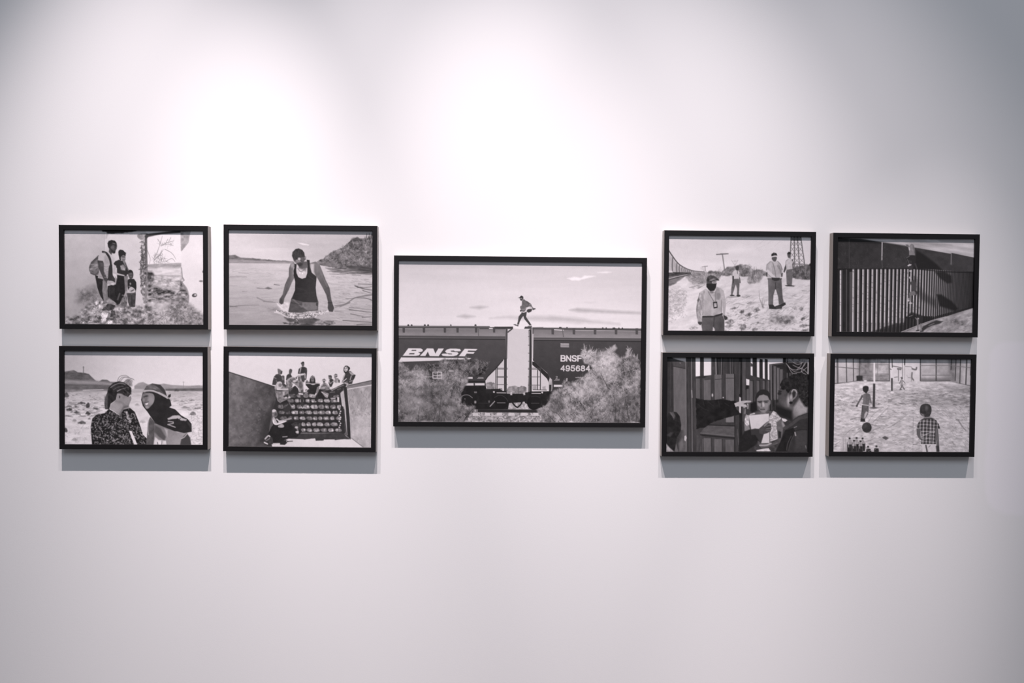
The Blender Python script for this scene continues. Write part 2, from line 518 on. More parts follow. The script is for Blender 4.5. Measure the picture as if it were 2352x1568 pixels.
    P([(740, 1200), (790, 1190), (800, 1260), (730, 1280)], T(80, 40, 24, seed=38), rough=10)
    # man with backpack
    P([(590, 488), (540, 525), (490, 575), (462, 640), (466, 690), (500, 730), (550, 742), (600, 720), (640, 600)], T(118, 26, 40, seed=41), sm=True)
    S([(585, 500), (500, 590), (475, 640)], 26, 82, sm=True, op=0.8); S([(480, 665), (540, 620), (575, 610)], 18, 160, sm=True, op=0.8)
    S([(485, 715), (540, 735), (580, 700)], 18, 80, op=0.8, sm=True); S([(500, 690), (560, 660)], 10, 70, op=0.8); S([(510, 640), (560, 620)], 14, 170, op=0.6)
    P([(538, 740), (640, 770), (700, 790), (692, 880), (712, 1040), (650, 1080), (604, 1010), (566, 900)], T(42, 14, 40, seed=42), sm=False)
    P([(640, 800), (690, 800), (694, 900), (706, 1060), (650, 1080), (628, 940)], T(132, 22, 36, seed=43), soft=14)
    P([(580, 500), (640, 448), (705, 428), (752, 490), (792, 525), (762, 600), (766, 700), (722, 790), (650, 796), (572, 778), (590, 690), (600, 600), (580, 555)], T(G(600, 480, 190, 700, 780, 158), 14, 50, seed=44), sm=False)
    S([(650, 620), (700, 640)], 8, 150, op=0.6); S([(660, 680), (712, 700)], 8, 130, op=0.6); S([(600, 760), (680, 745)], 10, 130, op=0.6)
    P([(572, 548), (640, 555), (652, 590), (652, 690), (700, 800), (692, 850), (668, 830), (612, 715), (582, 640)], 74, sm=False)
    S([(640, 440), (690, 460), (730, 530), (745, 610), (738, 700), (712, 800)], (26, 34), 50, sm=True)
    P([(720, 620), (760, 640), (766, 740), (800, 800), (780, 860), (720, 860), (705, 790)], 54, sm=True)
    P([(700, 815), (760, 815), (795, 840), (780, 872), (720, 866), (696, 845)], T(176, 20, 24, seed=45), sm=True)
    P([(702, 330), (716, 300), (752, 286), (796, 296), (818, 322), (824, 360), (820, 396), (806, 420), (800, 450), (782, 462), (764, 452), (750, 480), (716, 440), (722, 400), (708, 370)], 72)
    P([(702, 330), (716, 300), (752, 286), (796, 296), (816, 320), (780, 328), (752, 340), (745, 372), (724, 400), (708, 370)], 40)
    E(792, 352, 22, 7, 132, op=0.7); E(806, 380, 10, 12, 118, op=0.7); E(765, 390, 22, 30, 92, op=0.7, soft=16); P([(770, 440), (800, 425), (798, 455), (780, 464)], 40, op=0.8)
    # woman
    P([(820, 740), (945, 735), (950, 900), (905, 1010), (850, 1115), (795, 1085), (700, 1040), (700, 880), (770, 860), (826, 860)], T(44, 14, 40, seed=46))
    S([(720, 900), (725, 1030)], 10, 72, op=0.7); S([(850, 980), (820, 1080)], 16, 105, op=0.7)
    P([(776, 590), (800, 560), (848, 540), (905, 560), (948, 620), (975, 720), (930, 744), (820, 742), (820, 650)], 50)
    P([(865, 620), (900, 600), (935, 640), (925, 680), (870, 670)], T(150, 40, 20, seed=47), soft=12, op=0.85)
    P([(838, 440), (860, 412), (900, 418), (938, 455), (934, 500), (900, 480), (878, 500), (872, 545), (850, 530), (842, 490)], 42, rough=6)
    P([(880, 500), (905, 478), (930, 500), (928, 545), (905, 562), (884, 545)], 112, sm=True); E(918, 522, 12, 10, 152, op=0.6); E(900, 510, 12, 4, 60)
    P([(900, 560), (925, 555), (945, 620), (925, 620)], 130, sm=True)
    P([(776, 600), (812, 620), (800, 690), (830, 715), (920, 738), (915, 752), (820, 735), (768, 715)], 186)
    P([(800, 760), (828, 800), (830, 870), (800, 860)], T(140, 30, 20, seed=48))
    P([(910, 752), (940, 760), (955, 980), (945, 1150), (925, 1100), (925, 900)], T(150, 36, 30, seed=49), soft=14)
    P([(880, 1010), (920, 1000), (940, 1150), (860, 1130)], T(110, 40, 26, seed=50), soft=14)
    # child
    P([(945, 970), (1062, 970), (1050, 1150), (985, 1155), (960, 1090)], T(70, 26, 28, seed=51))
    S([(1010, 1000), (1010, 1140)], 10, 46)
    P([(952, 800), (985, 785), (1040, 788), (1068, 830), (1070, 900), (1058, 968), (965, 968), (955, 880)], 44)
    P([(962, 930), (1000, 890), (1045, 915), (1052, 960), (968, 968)], T(186, 26, 20, seed=52), sm=True); S([(1000, 945), (1035, 930)], 14, 90)
    E(992, 850, 10, 14, 170, op=0.8); E(980, 885, 14, 10, 120, op=0.8)
    P([(962, 700), (985, 672), (1020, 685), (1032, 730), (1022, 775), (990, 785), (970, 750)], 62, sm=True); E(1005, 738, 18, 24, 92, soft=12, op=0.8); E(990, 690, 26, 20, 40, soft=8)
    q = lambda *p: [((75 + x / 9.5) * 5.6, (45 + y / 9.5) * 5.6) for x, y in p]
    # shading of faces, folds and hands
    P(q((490, 200), (540, 150), (600, 115), (670, 130), (672, 200), (640, 190), (590, 160), (560, 190), (540, 240)), 52, soft=10); S(q((590, 125), (640, 140)), 8, 140, op=0.7); E(*q((585, 215))[0], 24, 16, 104, soft=14, op=0.8); E(*q((648, 215))[0], 8, 10, 52); P(q((540, 240), (600, 290), (640, 330), (600, 345), (555, 310)), 48, soft=12)
    P(q((280, 430), (330, 370), (400, 330), (440, 350), (410, 500), (390, 520), (280, 500)), 188, soft=14, op=0.8); P(q((400, 420), (440, 380), (500, 470), (510, 580), (410, 580)), 150, soft=16, op=0.6)
    for y in (640, 690, 760, 800, 860):
        S(q((400, y), (440, y + 14), (490, y - 4)), 7, 112, op=0.55, sm=True); S(q((405, y + 20), (480, y + 18)), 7, 186, op=0.45)
    S(q((260, 540), (350, 540)), 14, 50, op=0.6); P(q((300, 540), (380, 560), (390, 640), (330, 640)), 92, soft=14, op=0.7)
    S(q((120, 560), (180, 500), (250, 450)), 16, 70, sm=True, op=0.7); S(q((110, 600), (200, 590), (240, 600)), 12, 172, sm=True, op=0.6); S(q((130, 660), (200, 650)), 12, 74, op=0.6); S(q((100, 700), (180, 720), (250, 650)), 11, 176, sm=True, op=0.5)
    P(q((560, 350), (600, 400), (640, 480), (600, 560), (570, 600), (555, 480)), 200, soft=14, op=0.7)
    P(q((480, 940), (520, 960), (600, 980), (630, 1020), (600, 1050), (520, 1030), (460, 1000)), 168, sm=True, soft=10); E(*q((585, 1020))[0], 24, 14, 206, soft=10); E(*q((590, 900))[0], 14, 24, 66, soft=12, op=0.8); P(q((640, 850), (690, 960), (690, 1010), (650, 1030), (630, 940)), T(150, 30, 16, seed=61), soft=10)
    P(q((710, 380), (720, 300), (760, 272), (830, 310), (870, 380), (830, 360), (780, 380), (750, 420), (740, 470)), 44, rough=6); S(q((790, 420), (850, 430)), 8, 70, op=0.8); E(*q((800, 455))[0], 22, 12, 150, soft=12, op=0.7); E(*q((835, 530))[0], 14, 14, 130, soft=10, op=0.8)
    P(q((750, 620), (830, 640), (860, 720), (790, 720)), T(158, 30, 14, seed=62, con=1.6), soft=10, op=0.8); S(q((860, 560), (890, 640), (930, 720)), 18, 84, sm=True, op=0.7)
    P(q((360, 960), (430, 960), (460, 1110), (460, 1300), (400, 1310), (370, 1150)), T(128, 24, 18, 40, seed=63, con=1.5), soft=10); P(q((690, 850), (830, 850), (850, 1100), (840, 1250), (700, 1480), (610, 1400), (640, 1100)), T(38, 8, 24, seed=64), soft=10); S(q((735, 1230), (690, 1360)), 18, 112, op=0.7, soft=12); P(q((840, 850), (930, 830), (910, 980), (890, 1180), (850, 1150)), T(120, 20, 18, seed=65), soft=12, op=0.8)
    P(q((940, 780), (990, 760), (1030, 800), (1020, 870), (970, 890), (945, 850)), 78, sm=True); S(q((955, 800), (1005, 798)), 8, 130, op=0.7); S(q((960, 850), (1000, 850)), 8, 124, op=0.7); P(q((935, 780), (950, 715), (1000, 720), (1030, 790), (990, 760)), 40)
    P(q((790, 1330), (850, 1270), (890, 1300), (900, 1440), (840, 1560), (760, 1500)), T(110, 30, 20, seed=66, con=1.5), soft=10); S(q((790, 1265), (840, 1280), (880, 1400)), 10, 172, sm=True, op=0.7)
    P(q((470, 1300), (560, 1360), (640, 1450), (600, 1480), (500, 1420)), T(140, 30, 18, seed=67), soft=12, op=0.8)
    return a.finish()

def art_desert_pair():
    a = Art([(145, 148), (1932, 158), (1938, 1364), (152, 1347)], 368, 246, 200, 2)
    P, S, E, T, G = a.poly, a.stroke, a.ell, a.tex, a.grad
    P([(100, 100), (2000, 100), (2000, 700), (100, 700)], T(G(300, 150, 182, 900, 600, 214), 5, 200, seed=1), soft=10)
    P([(1000, 100), (2000, 100), (2000, 640), (1000, 640)], G(1500, 200, 205, 1500, 600, 218), soft=400, op=0.7)
    # hills
    P([(1040, 600), (1095, 562), (1150, 550), (1215, 580), (1300, 590), (1420, 570), (1520, 588), (1750, 600), (1880, 592), (1960, 600), (1960, 680), (1040, 680)], T(150, 14, 60, 20, seed=2), soft=12)
    P([(100, 425), (200, 408), (262, 396), (310, 424), (395, 432), (455, 448), (492, 486), (545, 535), (585, 545), (622, 518), (690, 522), (730, 548), (830, 550), (830, 660), (100, 660)], T(96, 26, 60, 26, seed=3), soft=10)
    P([(100, 520), (520, 530), (830, 562), (830, 600), (600, 590), (100, 570)], T(142, 14, 80, 20, seed=4), soft=30)
    P([(100, 580), (560, 590), (830, 600), (830, 650), (100, 640)], T(100, 20, 60, 16, seed=5), soft=24)
    S([(385, 352), (385, 432)], 9, 110); E(385, 362, 10, 14, 120, op=0.7)
    S([(1676, 546), (1676, 650)], 7, 130, op=0.7); S([(1662, 552), (1690, 552)], 6, 140, op=0.6)
    # plain
    P([(100, 648), (900, 650), (1040, 640), (2000, 650), (2000, 1400), (100, 1400)], T(G(900, 660, 176, 900, 950, 216), 26, 110, 26, seed=6, oct=4), soft=14)
    P([(1440, 636), (1960, 630), (1960, 668), (1440, 664)], T(98, 20, 50, 14, seed=7), soft=12)
    P([(100, 640), (700, 645), (700, 668), (400, 664), (100, 690)], T(120, 30, 50, 12, seed=8), soft=14, op=0.8)
    S([(380, 655), (640, 648)], 8, 225, op=0.8)
    a.scatter([(150, 680), (700, 680), (660, 880), (500, 1000), (150, 1000)], 150, (20, 70), (7, 14), (95, 165), ang=(-12, 12), seed=1, op=0.7, persp=lambda y: 0.5 + (y - 680) / 500)
    a.scatter([(1450, 680), (1935, 680), (1935, 960), (1600, 900)], 110, (20, 70), (7, 13), (110, 170), ang=(-12, 12), seed=2, op=0.6, persp=lambda y: 0.5 + (y - 680) / 500)
    a.scatter([(1740, 960), (1935, 960), (1935, 1360), (1790, 1360)], 90, (15, 50), (6, 12), (135, 190), seed=3, op=0.5)
    a.scatter([(155, 1000), (480, 1000), (480, 1340), (155, 1340)], 70, (15, 50), (6, 12), (150, 195), seed=4, op=0.5)
    for (x, y, rx, ry, v) in ((445, 850, 26, 40, 70), (360, 820, 48, 16, 85), (200, 905, 42, 18, 80), (300, 938, 34, 16, 85), (440, 950, 34, 24, 72), (550, 892, 44, 14, 95), (205, 862, 34, 13, 105),
                              (290, 868, 32, 12, 105), (365, 1070, 50, 22, 95), (165, 715, 34, 36, 90), (160, 1165, 22, 30, 80), (1075, 845, 34, 20, 115), (1800, 962, 40, 28, 118), (1590, 655, 30, 16, 92),
                              (270, 1045, 26, 16, 150), (1700, 880, 60, 14, 135), (1860, 890, 40, 12, 120), (1790, 785, 30, 10, 130), (1660, 800, 30, 10, 150), (1680, 655, 30, 14, 88), (270, 1290, 40, 20, 170), (1145, 1060, 40, 24, 165), (460, 1020, 14, 10, 110)):
        P([(x - rx, y + ry * .4), (x - rx * .5, y - ry * .6), (x + rx * .1, y - ry), (x + rx * .8, y - ry * .3), (x + rx, y + ry * .5), (x, y + ry * .8)], T(v, 26, 22, seed=int(x)), sm=True, rough=10, rs=24, soft=12)
    P([(990, 840), (1120, 830), (1240, 960), (1230, 1060), (1110, 1060), (1060, 930)], T(208, 20, 60, seed=9), soft=40, op=0.7)
    # person on the left, seen from behind
    for i, q in enumerate(([(820, 545), (850, 480), (930, 465), (985, 500)], [(860, 540), (910, 490), (990, 500), (1040, 525)], [(940, 560), (990, 510), (1030, 515)], [(900, 555), (960, 520), (1000, 560), (1010, 600)], [(840, 540), (880, 490), (960, 485)])):
        S(q, (9, 5), 95, sm=True, op=0.7)
    P([(900, 560), (960, 505), (1010, 530), (1000, 600), (960, 610)], T(100, 50, 24, seed=10), soft=30, op=0.75, rough=14)
    P([(690, 690), (706, 620), (760, 566), (840, 540), (910, 556), (970, 600), (1000, 625), (996, 700), (960, 745), (870, 700), (820, 700), (800, 780), (735, 830), (716, 900), (665, 900), (655, 820), (668, 740)], T(44, 22, 50, 18, seed=11, ang=60))
    P([(655, 740), (700, 700), (700, 820), (690, 900), (662, 880)], T(95, 40, 24, seed=12), soft=24, op=0.7)
    S([(735, 620), (790, 585), (860, 565), (920, 580)], 14, 135, sm=True, op=0.7); S([(820, 668), (880, 640), (960, 622)], 12, 165, sm=True, op=0.8); S([(770, 650), (830, 615), (900, 605)], 8, 105, sm=True, op=0.7)
    P([(820, 700), (870, 700), (965, 745), (995, 735), (992, 790), (965, 870), (905, 890), (850, 980), (790, 935), (716, 890), (740, 836), (800, 785)], T(G(760, 820, 158, 960, 800, 128), 14, 50, seed=13), sm=False)
    P([(870, 640), (950, 615), (995, 640), (994, 705), (950, 728), (900, 712), (872, 690)], T(52, 30, 30, 12, seed=33, ang=50, con=1.6), soft=26, rough=10); S([(900, 640), (950, 680), (985, 700)], 7, 96, sm=True, op=0.6); S([(985, 735), (998, 760), (988, 790)], 8, 96, op=0.7, sm=True); E(950, 790, 34, 36, 148, soft=30, op=0.6)
    P([(820, 700), (868, 706), (872, 770), (840, 778), (815, 745)], 140, sm=True); E(850, 742, 10, 18, 78); S([(800, 795), (870, 812), (920, 850)], 22, 112, op=0.45, sm=True, soft=22)
    P([(900, 860), (960, 850), (975, 880), (905, 900), (860, 975), (840, 975)], 95, soft=24, op=0.8)
    P([(480, 1130), (500, 1020), (560, 968), (660, 950), (712, 898), (790, 945), (850, 985), (900, 905), (985, 885), (1045, 935), (1085, 1030), (1125, 1140), (1150, 1230), (1225, 1300), (1210, 1400), (500, 1400)], 34)
    blouse = [(490, 1130), (510, 1030), (560, 980), (660, 960), (712, 910), (790, 955), (850, 995), (905, 915), (985, 895), (1040, 945), (1080, 1040), (1115, 1140), (1145, 1230), (1210, 1300), (1200, 1355), (510, 1350)]
    a.scatter(blouse, 620, (10, 26), (8, 15), (85, 172), seed=5, op=0.85)
    a.scatter(blouse, 240, (8, 22), (8, 14), (20, 40), seed=6, op=0.9)
    P([(925, 930), (950, 925), (975, 990), (1005, 1060), (985, 1080), (945, 1010)], T(178, 34, 16, seed=34, con=1.6), soft=10); P([(972, 1180), (1005, 1180), (1045, 1270), (1085, 1370), (1045, 1372), (1005, 1270)], 224); a.scatter([(930, 930), (990, 1000), (1010, 1080), (950, 1040)], 14, (10, 20), (8, 12), (40, 90), seed=8, op=0.7)
    # hooded person on the right
    P([(1215, 1080), (1245, 1000), (1320, 1085), (1300, 1250), (1290, 1400), (1190, 1400), (1205, 1250)], T(88, 20, 40, seed=14))
    S([(1225, 1050), (1215, 1150), (1225, 1230)], 14, 165, op=0.7, sm=True)
    P([(1300, 1085), (1460, 1140), (1600, 1200), (1730, 1210), (1660, 1290), (1640, 1400), (1280, 1400), (1300, 1250)], T(G(1350, 1150, 118, 1560, 1350, 150), 12, 60, seed=15))
    P([(1310, 1110), (1380, 1150), (1450, 1260), (1430, 1310), (1350, 1250), (1300, 1190)], 82, soft=20); P([(1430, 1150), (1475, 1170), (1470, 1260)], 190, soft=16, op=0.7)
    P([(1310, 1260), (1360, 1300), (1450, 1310), (1465, 1400), (1285, 1400)], T(212, 30, 30, seed=16), soft=14); S([(1340, 1330), (1350, 1370)], 12, 120); S([(1400, 1310), (1395, 1370)], 10, 130)
    P([(1720, 1210), (1765, 1270), (1785, 1400), (1630, 1400), (1650, 1290)], 66, soft=12); S([(1730, 1215), (1690, 1265), (1650, 1285)], 12, 170)
    P([(1145, 700), (1160, 660), (1200, 600), (1272, 568), (1375, 588), (1432, 650), (1462, 740), (1505, 780), (1522, 855), (1492, 878), (1570, 905), (1650, 985), (1735, 1032), (1782, 1092), (1786, 1195), (1690, 1212), (1560, 1185), (1450, 1142), (1320, 1090), (1262, 1012), (1210, 935), (1150, 860), (1128, 780)], T(40, 8, 60, seed=17))
    P([(1145, 700), (1160, 660), (1200, 600), (1272, 568), (1375, 588), (1432, 650), (1462, 740), (1400, 715), (1300, 680), (1200, 680)], T(96, 40, 50, 16, seed=18, ang=20))
    P([(1285, 575), (1375, 588), (1432, 650), (1460, 735), (1420, 700), (1360, 630)], 58, soft=14)
    S([(1165, 668), (1240, 655), (1330, 680), (1420, 725), (1470, 755)], 26, 172, sm=True); S([(1185, 645), (1270, 645), (1350, 672)], 10, 55, sm=True)
    P([(1470, 745), (1485, 715), (1512, 705), (1510, 740), (1490, 755)], 44)
    S([(1470, 745), (1520, 790)], 14, 150, op=0.6)
    P([(1150, 706), (1200, 690), (1275, 700), (1300, 740), (1295, 800), (1262, 852), (1205, 900), (1165, 850), (1140, 780)], T(G(1150, 780, 105, 1270, 760, 132), 14, 40, seed=19), sm=True)
    E(1250, 790, 34, 46, 152, soft=26, op=0.7); E(1195, 732, 24, 9, 58, -8); E(1165, 742, 10, 8, 60); E(1160, 785, 14, 20, 150, op=0.6, soft=12)
    P([(1180, 830), (1222, 815), (1215, 838), (1190, 850)], 215, soft=8); S([(1175, 818), (1225, 806)], 6, 60); E(1205, 875, 20, 14, 165, soft=14, op=0.7)
    P([(1470, 1022), (1535, 985), (1625, 982), (1660, 1010), (1725, 1040), (1700, 1055), (1640, 1048), (1600, 1020), (1540, 1030), (1480, 1040)], 178, soft=10, rough=6); S([(1610, 1045), (1640, 1020)], 8, 60)
    S([(1480, 1060), (1545, 1068), (1545, 1085), (1475, 1100), (1570, 1135)], 14, 158)
    P([(1720, 1060), (1770, 1090), (1775, 1150), (1740, 1100)], 70, soft=24, op=0.7)
    return a.finish()

def art_river():
    a = Art([(157, 160), (1994, 160), (1983, 1387), (135, 1380)], 368, 246, 205, 3)
    P, S, E, T, G = a.poly, a.stroke, a.ell, a.tex, a.grad
    P([(100, 100), (2050, 100), (2050, 640), (100, 640)], T(G(900, 220, 198, 700, 540, 220), 8, 420, 70, seed=1), soft=10)
    P([(1025, 320), (1090, 325), (1175, 345), (1170, 354), (1090, 348)], 236, soft=12); S([(420, 420), (720, 395), (900, 400)], 8, 228, op=0.5, sm=True)
    P([(100, 490), (180, 488), (230, 482), (262, 500), (300, 514), (400, 520), (560, 530), (700, 546), (880, 552), (970, 562), (970, 590), (100, 590)], T(118, 34, 40, 14, seed=2), soft=10, rough=6)
    P([(100, 535), (500, 552), (970, 568), (970, 590), (100, 590)], T(156, 20, 50, 12, seed=3), soft=14)
    P([(100, 588), (1350, 588), (2050, 700), (2050, 1450), (100, 1450)], T(G(700, 600, 208, 560, 1370, 166), 12, 200, 26, seed=4, oct=4), soft=10)
    P([(1300, 720), (2050, 720), (2050, 1400), (1350, 1400)], T(G(1600, 760, 205, 1700, 1380, 178), 18, 120, 16, seed=5, oct=4), soft=200)
    # leafy bank on the right
    hill = [(1250, 568), (1350, 522), (1388, 486), (1450, 450), (1530, 400), (1600, 380), (1650, 340), (1720, 285), (1790, 242), (1870, 262), (1920, 250), (2040, 180), (2040, 730), (1800, 690), (1560, 645), (1400, 622), (1300, 602)]
    P(hill, T(G(1400, 560, 118, 1800, 400, 112), 50, 44, 26, seed=6, oct=4, con=1.6), rough=16, rs=40)
    a.scatter([(1330, 560), (1540, 420), (1720, 310), (1980, 260), (1980, 640), (1600, 620)], 480, (18, 52), (5, 10), (60, 185), ang=(20, 160), seed=1, op=0.7)
    P([(1300, 570), (1500, 560), (1620, 640), (1400, 620)], T(128, 30, 30, seed=7), soft=30, op=0.6)
    for q in ([(1915, 250), (1918, 195)], [(1945, 260), (1950, 190)], [(1975, 250), (1985, 180)], [(1900, 300), (1895, 235)], [(1965, 300), (1940, 230)]):
        S(q, (12, 6), 70, op=0.8)
    E(1760, 270, 40, 22, 80, soft=16, op=0.7); E(1905, 430, 18, 12, 175, soft=10)
    P([(1640, 620), (1800, 610), (1985, 640), (1985, 720), (1800, 700)], T(78, 30, 60, 14, seed=8), soft=20)
    P([(1380, 640), (1620, 650), (1985, 690), (1985, 728), (1700, 712), (1480, 700)], T(120, 50, 90, 10, seed=9, con=1.8), soft=16, op=0.85)
    for i in range(26):
        y = 640 + i * 3.6; x = 1400 + (i * 97) % 420
        S([(x, y), (x + 110, y + 5)], 6, 80 if i % 3 else 175, op=0.6)
    # ripples
    a.scatter([(150, 650), (900, 650), (850, 1000), (150, 1000)], 150, (40, 110), (4, 7), (150, 190), ang=(-4, 8), seed=2, op=0.5)
    a.scatter([(150, 1000), (760, 1000), (900, 1370), (150, 1370)], 120, (40, 120), (4, 8), (140, 200), ang=(-4, 8), seed=3, op=0.4)
    a.scatter([(1330, 740), (1985, 740), (1985, 1000), (1500, 1000)], 190, (30, 90), (4, 8), (120, 225), ang=(-14, 2), seed=4, op=0.6)
    a.scatter([(1480, 1000), (1985, 1000), (1985, 1375), (1300, 1375)], 190, (40, 120), (4, 8), (115, 222), ang=(-14, 4), seed=5, op=0.55)
    for q, w, v in (([(160, 765), (260, 762), (370, 760)], 12, 150), ([(270, 712), (400, 716)], 8, 150), ([(500, 905), (580, 912), (690, 915)], 12, 128), ([(720, 858), (790, 868)], 12, 105), ([(150, 1150), (300, 1132), (520, 1125)], 10, 120),
                    ([(150, 1140), (240, 1148)], 12, 110), ([(310, 950), (370, 952)], 10, 150), ([(500, 1030), (620, 1080), (760, 1090)], 18, 140), ([(580, 1080), (700, 1080)], 10, 130), ([(1800, 845), (1985, 850)], 9, 70), ([(1760, 870), (1860, 905), (1985, 925)], 14, 66),
                    ([(1790, 890), (1900, 890), (1985, 880)], 9, 80), ([(1860, 930), (1985, 970)], 9, 75), ([(1985, 985), (1880, 1000), (1760, 1025), (1690, 1070), (1620, 1110), (1500, 1130)], 20, 118), ([(1985, 1060), (1900, 1030), (1780, 1025)], 14, 105),
                    ([(1690, 1085), (1600, 1120), (1500, 1150)], 14, 120), ([(1680, 1180), (1985, 1215)], 10, 80), ([(1560, 1145), (1700, 1090)], 10, 120), ([(1700, 1235), (1860, 1265)], 10, 95), ([(1850, 1280), (1985, 1270)], 10, 95), ([(1600, 1320), (1985, 1345)], 12, 92),
                    ([(1680, 1150), (1985, 1180)], 9, 120), ([(1650, 1040), (1740, 1030)], 9, 110), ([(1780, 1375), (1985, 1365)], 12, 100), ([(1370, 1335), (1480, 1330)], 26, 110), ([(1500, 1200), (1580, 1200)], 12, 140)):
        S(q, (w, w * .5), v, sm=True, op=0.8)
    P([(600, 908), (640, 890), (690, 910), (650, 922)], 110, soft=12)
    P([(620, 1160), (760, 1150), (800, 1230), (700, 1240)], T(150, 40, 36, 16, seed=10), soft=50, op=0.6)
    # splash
    P([(740, 1095), (900, 1090), (930, 1190), (900, 1230), (800, 1190)], T(215, 28, 30, seed=11), soft=24, rough=14)
    P([(1280, 1090), (1400, 1090), (1410, 1190), (1290, 1190)], T(190, 28, 40, 16, seed=12), soft=40, op=0.7)
    P([(700, 1180), (820, 1195), (900, 1225), (1140, 1225), (1270, 1205), (1420, 1195), (1330, 1245), (1200, 1285), (1000, 1305), (860, 1270)], T(168, 75, 30, 20, seed=13, oct=3, con=2.0), soft=16, rough=14)
    P([(840, 1280), (1000, 1305), (1220, 1285), (1300, 1310), (1220, 1370), (1240, 1400), (980, 1400), (900, 1340)], T(88, 30, 60, 16, seed=14), soft=24, rough=12)
    P([(830, 1350), (1000, 1330), (1060, 1360), (1000, 1400), (830, 1400)], T(110, 70, 34, 12, seed=15, con=2), soft=16, rough=12)
    P([(1240, 1340), (1440, 1320), (1500, 1360), (1400, 1400), (1230, 1400)], T(125, 50, 34, 12, seed=16, con=2), soft=24, rough=12)
    for q in ([(760, 1110), (820, 1170), (900, 1210)], [(720, 1215), (800, 1235), (870, 1270), (960, 1290)], [(1000, 1280), (1100, 1285), (1200, 1265)], [(1180, 1240), (1300, 1225), (1410, 1200)], [(920, 1250), (1040, 1255), (1140, 1240)]):
        S(q, 18, 228, sm=True, op=0.75)
    a.scatter([(720, 1180), (900, 1210), (1400, 1190), (1250, 1280), (1000, 1310), (850, 1270)], 130, (8, 26), (8, 14), (70, 245), seed=6, op=0.8)
    # wading man: arms, shorts, vest, chest, head
    P([(935, 590), (980, 568), (1000, 640), (985, 760), (948, 830), (902, 935), (848, 1035), (834, 1105), (806, 1116), (780, 1092), (786, 1045), (826, 990), (858, 860), (908, 752), (912, 650)], T(G(870, 800, 88, 960, 800, 118), 8, 40, seed=17))
    E(955, 610, 22, 30, 180, soft=24, op=0.7); S([(975, 640), (968, 720)], 16, 190, op=0.6); E(806, 1075, 20, 34, 60, soft=16, op=0.6); S([(880, 850), (840, 980)], 14, 118, op=0.6, soft=16)
    P([(1180, 580), (1255, 560), (1310, 605), (1342, 690), (1384, 800), (1432, 900), (1452, 1050), (1466, 1100), (1488, 1160), (1470, 1208), (1425, 1214), (1404, 1160), (1410, 1090), (1388, 990), (1328, 870), (1268, 760), (1200, 700)], T(G(1250, 640, 120, 1440, 1100, 78), 10, 40, seed=18))
    P([(1190, 590), (1235, 590), (1232, 690), (1250, 740), (1210, 720), (1190, 660)], 200, soft=20); S([(1320, 700), (1400, 880)], 16, 128, op=0.6, soft=14)
    S([(1408, 1092), (1462, 1092)], 10, 50); E(1445, 1160, 28, 44, 70, soft=18, op=0.7); S([(1424, 1208), (1450, 1212)], 12, 190, op=0.7)
    P([(938, 1035), (1070, 1060), (1110, 1085), (1285, 1078), (1278, 1192), (1140, 1205), (1060, 1225), (895, 1215), (918, 1110)], T(84, 16, 50, 26, seed=19))
    P([(1080, 1085), (1280, 1080), (1270, 1180), (1150, 1200), (1070, 1140)], T(118, 16, 40, seed=20), soft=14); S([(960, 1050), (1070, 1145)], 20, 120, op=0.7); S([(935, 1090), (1060, 1120)], 8, 50, op=0.6); E(1268, 1110, 14, 26, 70)
    P([(990, 600), (1180, 600), (1180, 780), (990, 780)], 206)
    P([(985, 590), (1012, 596), (1004, 660), (1008, 710), (1030, 762), (1078, 784), (1126, 768), (1146, 710), (1150, 620), (1140, 538), (1178, 542), (1182, 620), (1200, 700), (1266, 758), (1252, 900), (1262, 1000), (1282, 1078), (1250, 1088), (1100, 1084), (940, 1040), (986, 930), (990, 820), (972, 740), (970, 680), (984, 640)], T(G(1000, 800, 44, 1250, 900, 58), 6, 40, seed=21))
    S([(1000, 900), (1120, 930)], 8, 66, op=0.5); S([(990, 980), (1240, 960)], 8, 64, op=0.5); S([(1150, 740), (1240, 800)], 10, 70, op=0.5)
    P([(1012, 650), (1060, 640), (1140, 640), (1130, 690), (1060, 660)], 130, soft=20, op=0.8)
    S([(1030, 660), (1060, 690), (1090, 680), (1120, 650)], 7, 90, sm=True, op=0.7); E(1052, 708, 9, 9, 245); E(1085, 714, 9, 9, 245); E(1105, 705, 7, 7, 230)
    P([(1035, 600), (1120, 560), (1150, 560), (1150, 640), (1080, 655), (1040, 640)], T(92, 14, 30, seed=22), soft=14)
    P([(953, 490), (962, 440), (1000, 402), (1040, 394), (1085, 412), (1112, 450), (1116, 496), (1134, 498), (1132, 530), (1112, 550), (1100, 600), (1062, 628), (1018, 600), (975, 555)], T(95, 12, 40, seed=23))
    P([(953, 490), (962, 440), (1000, 402), (1040, 394), (1085, 412), (1112, 450), (1118, 500), (1085, 505), (1055, 512), (1010, 545), (982, 540)], T(58, 22, 44, 12, seed=24, ang=70))
    for i in range(6):
        S([(975 + 22 * i, 430 + 5 * abs(i - 3)), (985 + 18 * i, 520)], 5, 96, op=0.55)
    E(1045, 528, 18, 18, 205, soft=12, op=0.9); E(1015, 545, 10, 8, 190, soft=10, op=0.7); S([(985, 575), (1060, 556)], 16, 175, op=0.6, soft=14)
    P([(1020, 590), (1065, 575), (1095, 590), (1070, 625), (1035, 620)], 60, soft=16); E(1124, 512, 9, 14, 150); S([(1062, 545), (1095, 575)], 12, 70, op=0.7)
    return a.finish()

